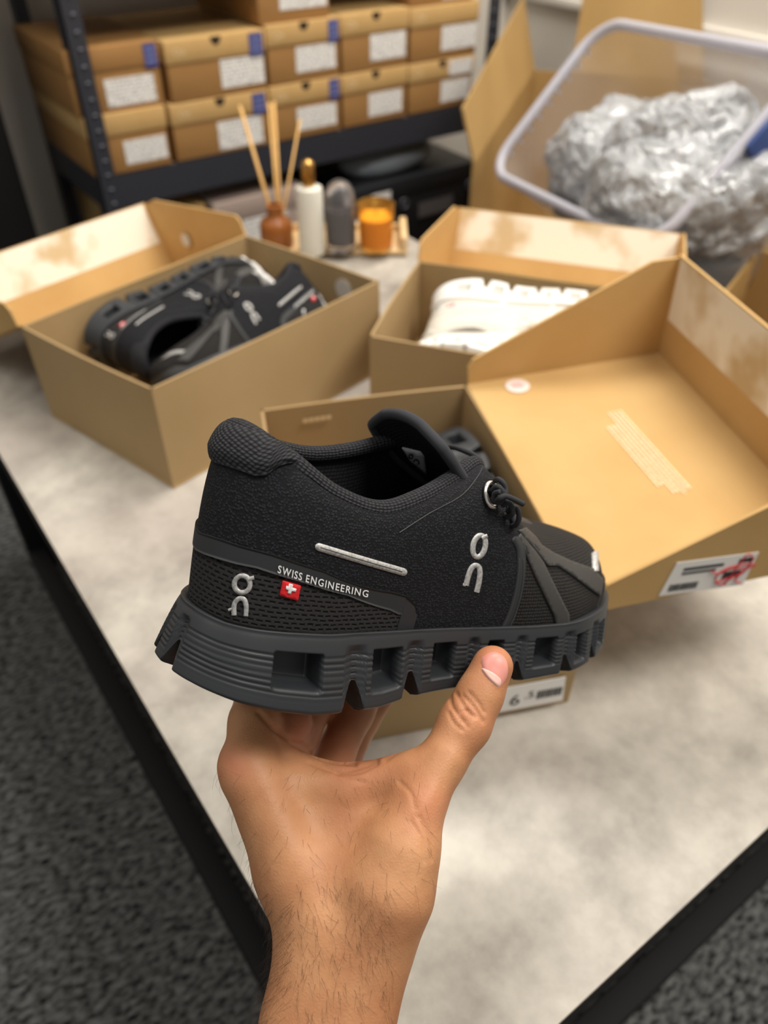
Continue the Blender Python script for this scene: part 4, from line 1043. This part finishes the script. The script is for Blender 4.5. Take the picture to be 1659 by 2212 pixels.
for i in range(nb_):
    for j, a in enumerate(aa):
        p = TCL[i]+np.array([0, a*bw[i], 0])-np.array([-.25, 0, 1.])*(.014-.006*max(0, i/nb_-.6)/.4)*(bw[i]/.0275)**2*a*a
        th = .0023*math.sqrt(max(0, 1-abs(a)**6))*min(1, (nb_-1-i)/3+.15)
        nn = nrm(TN[i]+np.array([0, a*.5, 0])); TO[i, j] = p+nn*th; TI[i, j] = p-nn*th
tng = grid_mesh(TO, 'tongue', M['tongue_out'], shoe, arc_uv(TO))
ti_o = grid_mesh(TI, 'tongue_lining', M['lining'], shoe, arc_uv(TI))
BVT = BVHTree.FromPolygons([v.co for v in ti_o.data.vertices], [tuple(p.vertices) for p in ti_o.data.polygons])
tl_o = patch('tongue_label', cr2([(192, 292), (300, 318), (322, 345), (338, 452), (300, 420), (244, 372)]), M['tag_grey'], .0008, tng, 7, target=BVT)
a = np.linspace(0, 2*math.pi, 16, endpoint=False)
stroke('label_logo', cr2([(246+11*math.cos(t), 340+12*math.sin(t)) for t in a]), 2.6, M['ink'], .0011, tl_o, closed=True, n=2, target=BVT)
stroke('label_logo', cr2([(262, 372), (272, 358), (286, 362), (296, 378), (288, 384)]), 2.6, M['ink'], .0011, tl_o, n=3, target=BVT)
# padded rim of the tongue
edge = [TO[i, 0]*.5+TI[i, 0]*.5 for i in range(8, nb_)]+[TO[-1, j]*.5+TI[-1, j]*.5 for j in range(1, na-1)]+[TO[i, -1]*.5+TI[i, -1]*.5 for i in range(nb_-1, 7, -1)]
MB().tube(catmull(edge[::2], 3), .0028, 8).build('tongue_rim', M['bind'], shoe, smooth=True)
# ---------------------------------------------------------------- laces and eyelet
le, ne = hit(1059, 1070)
k_ = nrm(np.cross(ne, [0, 0, 1.])); k2 = np.cross(k_, ne)
eo = MB().tube([le+ne*.0012+.0042*(math.cos(t)*k_)+.0058*math.sin(t)*k2 for t in np.linspace(0, 2*math.pi, 28, endpoint=False)], .0012, 8, closed=True).build('eyelet', M['chrome'], shoe, smooth=True)
depL = float((le-EYE_S)@(SMI[:3, :3]@AX[2]))
def lp(x, y, dz): q = cr2([(x, y)])[0]; return sdepth(q[0], q[1], depL+dz)
RL = .00135
lace = lambda pts, r=RL: MB().tube(catmull([lp(*p) for p in pts], 6), r, 8).build('lace', M['lace'], shoe, smooth=True)
lace([(722, 590, .004), (735, 545, -.003), (762, 530, -.006), (790, 560, -.006), (792, 600, -.005), (768, 625, -.004), (742, 610, -.004), (745, 570, -.006), (775, 560, -.008)])
lace([(748, 620, -.003), (770, 600, -.008), (805, 585, -.008), (860, 605, -.006), (915, 634, -.004)])
lace([(742, 500, .006), (760, 485, .0), (792, 505, -.002), (808, 545, -.002), (800, 585, -.003), (775, 615, -.003)])
lace([(790, 640, .0), (820, 620, -.003), (845, 650, -.002), (848, 690, .0), (820, 710, .004), (800, 690, .008)])
lace([(820, 680, .004), (850, 650, .0), (880, 665, .0), (888, 715, .002), (872, 755, .005), (845, 765, .010)])
lace([(735, 495, .006), (760, 540, .010), (800, 600, .010), (840, 690, .010), (870, 770, .010)], .0016)
for i, t in enumerate((7.6, 8.3, 9.0, 9.6)):       # bars across the throat
    a_ = upper_pt(np.array(t), np.array(.94)); b_ = upper_pt(np.array(-t-.25), np.array(.94)); mid = (a_+b_)/2+np.array([0, 0, .006])
    MB().tube(catmull([a_, a_*.65+mid*.35+np.array([0, 0, .003]), mid, b_*.65+mid*.35+np.array([0, 0, .003]), b_], 5), .0014, 8).build('lace', M['lace'], shoe, smooth=True)
# ---------------------------------------------------------------- sole
st, SP, sn = sole_grid()
grid_mesh(SP, 'sole', M['foam'], shoe, None, closed=True)
nc = SP.shape[0]
bot = SP[:, -1]; ctrl = np.array([.14, 0, 0]); IN = bot.copy(); inn = -sn
R1 = bot+np.concatenate([inn*.003, np.zeros((nc, 1))], 1); R2 = bot+np.concatenate([inn*.020, np.zeros((nc, 1))], 1); R3 = R2.copy(); R3[:, 2] = zground(R3[:, 0])+.009
R1[:, 2] -= .0012; 
PB = np.stack([bot, R1, R2, R3], 1)
grid_mesh(PB, 'tread', M['tread'], shoe, None, closed=True, smooth=False)
mesh('sole_core', [tuple(p) for p in R3], [tuple(range(nc))], M['tread'], shoe)
# hollow channel walls show dark inside the pods

# ================================================================ the other pairs, lying in the open boxes
white = {}
for k, c in dict(knit=(214, 209, 198), pad=(214, 210, 200), bind=(212, 208, 198), heel_mesh=(206, 202, 192), toe_mesh=(210, 206, 196), lining=(206, 200, 190), film=(232, 230, 224), strap=(230, 228, 222), foam=(240, 240, 236), tread=(228, 228, 224), reflect=(200, 200, 200), lace=(236, 234, 228), tongue_out=(222, 220, 212)).items():
    white[M[k].name] = mat('white_'+k, c, rough=.6)
white[M['flag_red'].name] = M['flag_red']
def in_box(D, u0, v0, z0, X, Z, label, mats=None, roll=0.):
    t = D['top']; u = nrm(t[1]-t[0]); v = nrm(t[3]-t[0]-u*((t[3]-t[0])@u)); up = np.array([0, 0, 1.])
    Zv = Z*v; ax = X*u; s = np.sign(1)
    c_, s_ = math.cos(roll), math.sin(roll)
    zz = c_*Zv-s_*up; yy = -(c_*up+s_*Zv)                    # lateral side up
    Mx = np.eye(4); Mx[:3, 0], Mx[:3, 1], Mx[:3, 2] = ax, yy, zz
    Mx[:3, 3] = D['O']+np.array([t[0][0], t[0][1], 0])+u*u0+v*v0+up*z0
    o = copy_tree(shoe, None, mats); o.matrix_world = Matrix(Mx.tolist())
    for k in ('label', 'group'):
        if k in o: del o[k]
    return tag(o, label, 'shoe')
D1, D2, D3 = i1, i2, i3
in_box(D1, .030, .205, .066, 1, -1, 'black running shoe on its side in the left box, sole toward the open lid', roll=-.12)
in_box(D1, .318, .040, .042, -1, 1, 'black running shoe tucked low behind the front wall of the left box', roll=-.75)
in_box(D2, .024, .192, .068, 1, -1, 'white running shoe on its side in the middle box, sole pods toward the lid', white, roll=.1)
in_box(D2, .310, .018, .058, -1, 1, 'white running shoe in the middle box nearest its front wall', white, roll=-.05)
# box 3: top order is far-left, far-right, near-right, near-left
D3r = dict(D3); D3r['top'] = [D3['top'][2], D3['top'][1], D3['top'][0], D3['top'][3]]
in_box(D3r, .302, .016, .056, -1, 1, 'black running shoe lying in the nearest box, mostly hidden behind the held shoe', roll=-.05)
# white tissue in box 1
pth = catmull([at_z(522, 560, TZ+.10), at_z(548, 572, TZ+.104), at_z(585, 606, TZ+.10), at_z(622, 645, TZ+.094), at_z(660, 676, TZ+.09)], 6)
V = []; rs = np.random.RandomState(5)
for i, p in enumerate(pth):
    w = .5+.5*math.sin(i*1.1); n_ = np.array([.59, .81, 0])
    for k, (dz, dn) in enumerate(((-.05, .012), (-.02, .004), (-.002, 0), (.004, -.004), (0, -.010), (-.02, -.012), (-.045, -.006))):
        V.append(p+np.array([0, 0, dz+.003*w*(k > 1)])+n_*(dn+.002*rs.randn()*.4)-i1['O'])
F = [(i*7+k, (i+1)*7+k, (i+1)*7+k+1, i*7+k+1) for i in range(len(pth)-1) for k in range(6)]
tp = mesh('tissue_paper', V, F, M['white_paper'], None, True); tp.location = i1['O']
tag(tp, 'folded white tissue paper at the far end of the left box', 'paper')
# ================================================================ hand and forearm: one continuous surface grown from tapered bones
def cp(px, py, z): return np.array([(px-PX0)/FPX*z, (py-PY0)/FPX*z, z])
def rr(pxr, z): return pxr*z/FPX
HB = []   # (p1, r1, p2, r2, blend)
def bone(a, ra, b, rb, k=.008): HB.append((cp(*a), rr(ra, a[2]), cp(*b), rr(rb, b[2]), k))
# forearm and wrist (two bones side by side)
HB.append((np.array([-.052, .43, .268]), .037, cp(664, 2212, .326), rr(95, .326), .01)); HB.append((np.array([-.028, .43, .262]), .037, cp(750, 2212, .326), rr(94, .326), .012))
bone((664, 2212, .326), 95, (694, 2110, .332), 99, .012); bone((750, 2212, .326), 94, (768, 2110, .332), 97, .012)
bone((694, 2110, .332), 99, (704, 2010, .338), 101, .012); bone((768, 2110, .332), 97, (795, 2010, .336), 99, .012)
# metacarpals
bone((704, 2010, .338), 101, (640, 1880, .344), 82, .012); bone((640, 1880, .344), 82, (540, 1665, .352), 64, .012)
bone((720, 2000, .346), 90, (604, 1668, .374), 62, .012); bone((740, 2000, .352), 86, (672, 1710, .395), 55, .012)
bone((755, 2005, .356), 80, (705, 1745, .408), 52, .012)
bone((540, 1665, .352), 64, (531, 1648, .352), 58, .006)           # index knuckle
# thumb column
bone((795, 2010, .336), 99, (838, 1920, .334), 94, .014); bone((838, 1920, .334), 94, (868, 1830, .337), 78, .012)
bone((868, 1830, .337), 78, (902, 1738, .344), 57, .010); bone((902, 1738, .344), 57, (955, 1645, .352), 50, .008)
bone((955, 1645, .352), 50, (1004, 1563, .359), 56, .006); bone((1004, 1563, .359), 56, (1036, 1502, .363), 50, .006)
bone((1036, 1502, .363), 50, (1064, 1439, .366), 45, .005)
bone((868, 1838, .331), 40, (905, 1742, .337), 30, .010); bone((905, 1742, .337), 30, (960, 1640, .347), 26, .008)   # thumb tendon
bone((672, 1960, .332), 50, (560, 1700, .344), 36, .010)      # index tendon
# web and muscle between thumb and index
bone((600, 1760, .357), 60, (850, 1790, .349), 60, .012); bone((650, 1880, .347), 78, (830, 1880, .342), 80, .012)
bone((590, 1690, .354), 48, (765, 1702, .356), 46, .010); bone((765, 1702, .356), 46, (890, 1672, .352), 50, .010)
bone((700, 1790, .360), 60, (760, 1840, .352), 66, .012); bone((600, 1650, .362), 38, (700, 1685, .362), 40, .008)
# fingers, passing under the sole and closing on its far side
def finger(pts, k=.005):
    for a, b in zip(pts[:-1], pts[1:]): bone(a[:3], a[3], b[:3], b[3], k)
finger([(540, 1655, .352, 60), (549, 1560, .368, 54), (560, 1480, .396, 46), (612, 1392, .414, 42), (660, 1330, .420, 38)])
bone((575, 1640, .366), 50, (632, 1560, .384), 44, .008)
finger([(604, 1662, .374, 56), (650, 1575, .398, 44), (684, 1515, .424, 42), (740, 1420, .438, 39), (785, 1352, .436, 35)])
finger([(690, 1712, .395, 52), (725, 1625, .414, 42), (766, 1540, .432, 41), (822, 1430, .448, 38), (858, 1370, .444, 34)])
finger([(715, 1745, .412, 46), (740, 1650, .434, 36), (782, 1560, .452, 34), (842, 1470, .464, 32), (876, 1415, .460, 29)])

def sdf_mesh(bones, h):
    lo = np.min([np.minimum(a-ra, b-rb) for a, ra, b, rb, k in bones], 0)-.006; hi = np.max([np.maximum(a+ra, b+rb) for a, ra, b, rb, k in bones], 0)+.006
    lo[1] = max(lo[1], 0); hi[1] = min(hi[1], .40)
    n = np.ceil((hi-lo)/h).astype(int)+1
    ax = [lo[i]+h*np.arange(n[i]) for i in range(3)]
    D = np.full(tuple(n), .03, np.float32)
    for a, ra, b, rb, k in bones:
        m = k+.012
        s = []
        for i in range(3):
            l = min(a[i]-ra, b[i]-rb)-m; u = max(a[i]+ra, b[i]+rb)+m
            s.append(slice(max(0, int((l-lo[i])/h)), max(0, min(n[i], int((u-lo[i])/h)+2))))
        if any(q.stop <= q.start for q in s): continue
        X = ax[0][s[0]][:, None, None]; Y = ax[1][s[1]][None, :, None]; Z = ax[2][s[2]][None, None, :]
        ab = b-a; L2 = ab@ab+1e-12
        t = np.clip(((X-a[0])*ab[0]+(Y-a[1])*ab[1]+(Z-a[2])*ab[2])/L2, 0, 1)
        d = np.sqrt((X-a[0]-t*ab[0])**2+(Y-a[1]-t*ab[1])**2+(Z-a[2]-t*ab[2])**2)-(ra+(rb-ra)*t)
        c = D[s[0], s[1], s[2]]; q = np.clip(k-np.abs(c-d), 0, None)/k
        D[s[0], s[1], s[2]] = np.minimum(c, d)-q*q*q*k/6
    D[:, -1, :] = np.maximum(D[:, -1, :], .0005)   # close the cut end
    # naive surface nets
    S = D < 0; nx, ny, nz = D.shape
    cnt = np.zeros((nx-1, ny-1, nz-1), np.float32); acc = np.zeros((nx-1, ny-1, nz-1, 3), np.float32)
    cross = []
    for axn in range(3):
        sl0 = [slice(None)]*3; sl1 = [slice(None)]*3; sl0[axn] = slice(0, -1); sl1[axn] = slice(1, None)
        ch = S[tuple(sl0)] != S[tuple(sl1)]; I = np.argwhere(ch)
        d0 = D[tuple(sl0)][ch]; d1 = D[tuple(sl1)][ch]; t = d0/(d0-d1)
        P = I.astype(np.float32).copy(); P[:, axn] += t; cross.append((axn, I, S[tuple(sl0)][ch]))
        o1, o2 = [k for k in range(3) if k != axn]
        for du in (0, 1):
            for dv in (0, 1):
                J = I.copy(); J[:, o1] -= du; J[:, o2] -= dv
                ok = (J >= 0).all(1) & (J < np.array(cnt.shape)).all(1); Jk = J[ok]
                np.add.at(cnt, tuple(Jk.T), 1); np.add.at(acc, tuple(Jk.T), P[ok])
    act = cnt > 0; idx = np.full(cnt.shape, -1); idx[act] = np.arange(act.sum())
    V = lo+h*(acc[act]/cnt[act][:, None]); F = []
    for axn, I, ins in cross:
        o1, o2 = [k for k in range(3) if k != axn]
        J = [I.copy() for _ in range(4)]
        J[1][:, o1] -= 1; J[2][:, o1] -= 1; J[2][:, o2] -= 1; J[3][:, o2] -= 1
        ok = np.ones(len(I), bool)
        for j in J: ok &= (j >= 0).all(1) & (j < np.array(cnt.shape)).all(1)
        q = np.stack([idx[tuple(j[ok].T)] for j in J], 1)
        fl = ins[ok] ^ (axn == 1); q[fl] = q[fl][:, ::-1]; F.append(q)
    return V, np.concatenate(F)
HV, HF = sdf_mesh(HB, .0009)
# a few relaxing passes for soft skin
nv = len(HV); E_ = np.concatenate([HF[:, [0, 1]], HF[:, [1, 2]], HF[:, [2, 3]], HF[:, [3, 0]]])
for it in range(12):
    s_ = np.zeros_like(HV); c_ = np.zeros(nv)
    np.add.at(s_, E_[:, 0], HV[E_[:, 1]]); np.add.at(s_, E_[:, 1], HV[E_[:, 0]]); np.add.at(c_, E_[:, 0], 1); np.add.at(c_, E_[:, 1], 1)
    HV = HV+.55*(s_/c_[:, None]-HV)
HPX = PX0+FPX*HV[:, 0]/HV[:, 2]; HPY = PY0+FPX*HV[:, 1]/HV[:, 2]
def skin_mat():
    m = bpy.data.materials.new('tan_skin'); m.use_nodes = True; T = NT(m); p = T.n['Principled BSDF']
    p.inputs['Roughness'].default_value = .5; p.inputs['Specular IOR Level'].default_value = .35
    p.inputs['Subsurface Weight'].default_value = .12; p.inputs['Subsurface Radius'].default_value = (1, .35, .2); p.inputs['Subsurface Scale'].default_value = .006
    tc = T.node('ShaderNodeTexCoord')
    n = T.node('ShaderNodeTexNoise', i_Scale=32., i_Detail=4., i_Roughness=.55); T.con(tc.outputs['Object'], n.inputs['Vector'])
    r = T.node('ShaderNodeValToRGB'); T.con(n.outputs['Fac'], r.inputs[0]); e = r.color_ramp.elements
    e[0].position = .32; e[0].color = srgb(168, 114, 78); e[1].position = .7; e[1].color = srgb(194, 144, 103)
    at = T.node('ShaderNodeAttribute', attribute_name='flush')
    mx = T.node('ShaderNodeMix', data_type='RGBA'); mx.inputs[7].default_value = srgb(200, 118, 92); T.con(at.outputs['Fac'], mx.inputs[0]); T.con(r.outputs[0], mx.inputs[6]); T.con(mx.outputs[2], p.inputs['Base Color'])
    # fine skin lines
    v = T.node('ShaderNodeTexVoronoi', feature='DISTANCE_TO_EDGE', i_Scale=620.); T.con(tc.outputs['Object'], v.inputs['Vector'])
    n2 = T.node('ShaderNodeTexNoise', i_Scale=150., i_Detail=4.); T.con(tc.outputs['Object'], n2.inputs['Vector'])
    b1 = T.node('ShaderNodeBump', i_Strength=.22, i_Distance=.0006); T.con(v.outputs['Distance'], b1.inputs['Height'])
    b2 = T.node('ShaderNodeBump', i_Strength=.25, i_Distance=.0012); T.con(n2.outputs['Fac'], b2.inputs['Height']); T.con(b1.outputs[0], b2.inputs['Normal'])
    T.con(b2.outputs[0], p.inputs['Normal'])
    return m
M['skin'] = skin_mat()
# knuckle creases on the thumb joint and folds in the web: shallow grooves in the surface itself
HN = np.zeros_like(HV)
fn = np.cross(HV[HF[:, 2]]-HV[HF[:, 0]], HV[HF[:, 3]]-HV[HF[:, 1]])
for k in range(4): np.add.at(HN, HF[:, k], fn)
HN /= np.linalg.norm(HN, axis=1, keepdims=True)+1e-12
mid_ = np.mean([cp(700, 1900, .345)], 0)
if (HN*(HV-HV.mean(0))).sum() < 0: HN = -HN; HF = HF[:, ::-1]
def crease(pts, depth, w):
    global HV
    C = catmull(pts, 8); d = np.full(nv, 1e9)
    for a, b in zip(C[:-1], C[1:]):
        ab = b-a; t = np.clip(((HPX-a[0])*ab[0]+(HPY-a[1])*ab[1])/(ab@ab+1e-9), 0, 1)
        d = np.minimum(d, np.hypot(HPX-a[0]-t*ab[0], HPY-a[1]-t*ab[1]))
    f_ = np.exp(-(d/w)**2)*(HN[:, 2] < .2)*(HV[:, 2] < .385)
    HV = HV-HN*(depth*f_)[:, None]
cr3 = lambda pts: [(400+x*.48222, 1380+y*.48222) for x, y in pts]
crease(cr3([(1185, 250), (1195, 300), (1230, 350), (1262, 392)]), .0009, 4.5)
crease(cr3([(1215, 245), (1240, 285), (1262, 320), (1300, 350)]), .0008, 4.2)
crease(cr3([(1245, 255), (1280, 290), (1310, 330), (1335, 372)]), .0008, 4.2)
crease(cr3([(1235, 330), (1262, 318), (1275, 345), (1260, 372)]), .0007, 4)
crease(cr3([(330, 330), (400, 400), (470, 450), (540, 480)]), .0014, 6)
crease(cr3([(480, 465), (560, 510), (650, 545), (760, 560)]), .0011, 5)
crease(cr3([(560, 555), (660, 590), (770, 580), (860, 545)]), .0009, 4.5)
crease(cr3([(680, 600), (770, 600), (860, 560)]), .0008, 4.5)
crease(cr3([(1180, 330), (1205, 380), (1245, 410)]), .0006, 4)
crease(cr3([(1270, 240), (1310, 285), (1340, 330)]), .0006, 4)
crease(cr3([(900, 540), (980, 480), (1060, 400)]), .0006, 5)
for q in ([(1010, 820), (1060, 900), (1075, 1000)], [(1050, 800), (1095, 890), (1105, 990)], [(960, 640), (1010, 690), (1030, 760)], [(620, 560), (720, 620), (800, 640)]): crease(cr3(q), .0005, 5)
hand_root = EYE+AX.T@np.array([-.04, .40, .27])
HW = (AX.T@HV.T).T+EYE-hand_root
hand = mesh('person', HW, HF, M['skin'], None, True)
hand.location = hand_root
tag(hand, 'bare left hand and forearm reaching up, gripping the black running shoe from below', 'person')
fl = np.zeros(nv)
for (x, y, r_, a_) in ((505, 1650, 42, .5), (1060, 1420, 60, .35), (1015, 1560, 50, .22), (660, 1580, 60, .55), (930, 1745, 60, .3), (760, 1650, 60, .35), (740, 1590, 60, .4)):
    fl = np.maximum(fl, a_*np.exp(-((HPX-x)**2+(HPY-y)**2)/(r_*r_)))
at_ = hand.data.attributes.new('flush', 'FLOAT', 'POINT'); at_.data.foreach_set('value', fl.astype(np.float32))
BVH_ = BVHTree.FromPolygons([Vector(p+hand_root) for p in HW], [tuple(int(i) for i in f) for f in HF])
def hhit(px, py):
    l, n, i, t = BVH_.ray_cast(Vector(EYE), Vector(ray(px, py)).normalized())
    if l is None: l, n, i, t = BVH_.find_nearest(Vector(at_d(px, py, .36)))
    n = np.array(n); n = -n if n@ray(px, py) > 0 else n
    return np.array(l), n
def hpatch(name, poly, mat_, prof, parent, step=4):
    poly = catmull(poly, 5, True); nb = len(poly); c = poly.mean(0); V = []; F = []
    K = 7
    for k in range(K+1):
        w = k/K
        for p in poly:
            q = c+(p-c)*w; l, n = hhit(*q); V.append(l+n*prof(w)-hand_root)
    for k in range(K):
        for i in range(nb): F.append((k*nb+i, k*nb+(i+1) % nb, (k+1)*nb+(i+1) % nb, (k+1)*nb+i))
    return mesh(name, V, F, mat_, parent, True)
M['nail'] = mat('pink_nail', (216, 140, 128), rough=.42, noise=(90, (228, 160, 150), .4, .7, 2))
M['lunula'] = mat('pale_nail_base', (228, 182, 170), rough=.45)
nail = hpatch('thumbnail', cr2([(655, 1560), (690, 1520), (745, 1508), (800, 1535), (826, 1590), (826, 1650), (806, 1700), (770, 1732), (722, 1690), (672, 1635)]), M['nail'], lambda w: .0008*(1-w**6)-.0004*w**6, hand)
hpatch('nail_base', cr2([(662, 1612), (705, 1618), (758, 1650), (790, 1690), (771, 1728), (735, 1706), (690, 1660)]), M['lunula'], lambda w: .00095*(1-w**6)-.0002*w**6, nail)
# dark arm hair
rs = np.random.RandomState(11); mbh = MB()
cand = np.argwhere((HN[:, 2] < .15) & (HPY > 1900) & (HPY < 2330) & (HPX < 850)).ravel(); cand2 = np.argwhere((HN[:, 2] < .0) & (HPY > 1660) & (HPY < 1920) & (HPX < 940)).ravel()
pick = np.concatenate([rs.choice(cand, 520), rs.choice(cand2, 110)])
edgev = np.argwhere((np.abs(HN[:, 2]) < .3) & (HN[:, 0] < -.5) & (HPY > 1860) & (HPY < 2300)).ravel()
pick = np.concatenate([pick, rs.choice(edgev, 150)])
for i in pick:
    p = HV[i]; n = HN[i]
    d = np.array([.25+.3*rs.randn(), .75, -.1+.2*rs.randn()]); 
    if HPX[i] < 640: d[0] = -.6+.3*rs.randn()
    d = d-n*(d@n); d /= np.linalg.norm(d); L = .004+.007*rs.rand()*(1 if HPY[i] > 1880 else .6)
    lift = .12+.25*rs.rand(); sw = rs.randn(3)*.25
    if HPX[i] < 620: lift += .35
    q = [p+d*L*t+n*(L*lift*t*(1.4-t*.8))+sw*L*t*t*.6 for t in (0, .35, .7, 1.)]
    mbh.tube([AX.T@x+EYE-hand_root for x in q], [.00004, .000038, .00003, .000012], 3, caps=False)
M['hair'] = mat('dark_hair', (52, 34, 24), rough=.5)
tag(mbh.build('arm_hair', M['hair'], hand, smooth=True), kind='stuff')
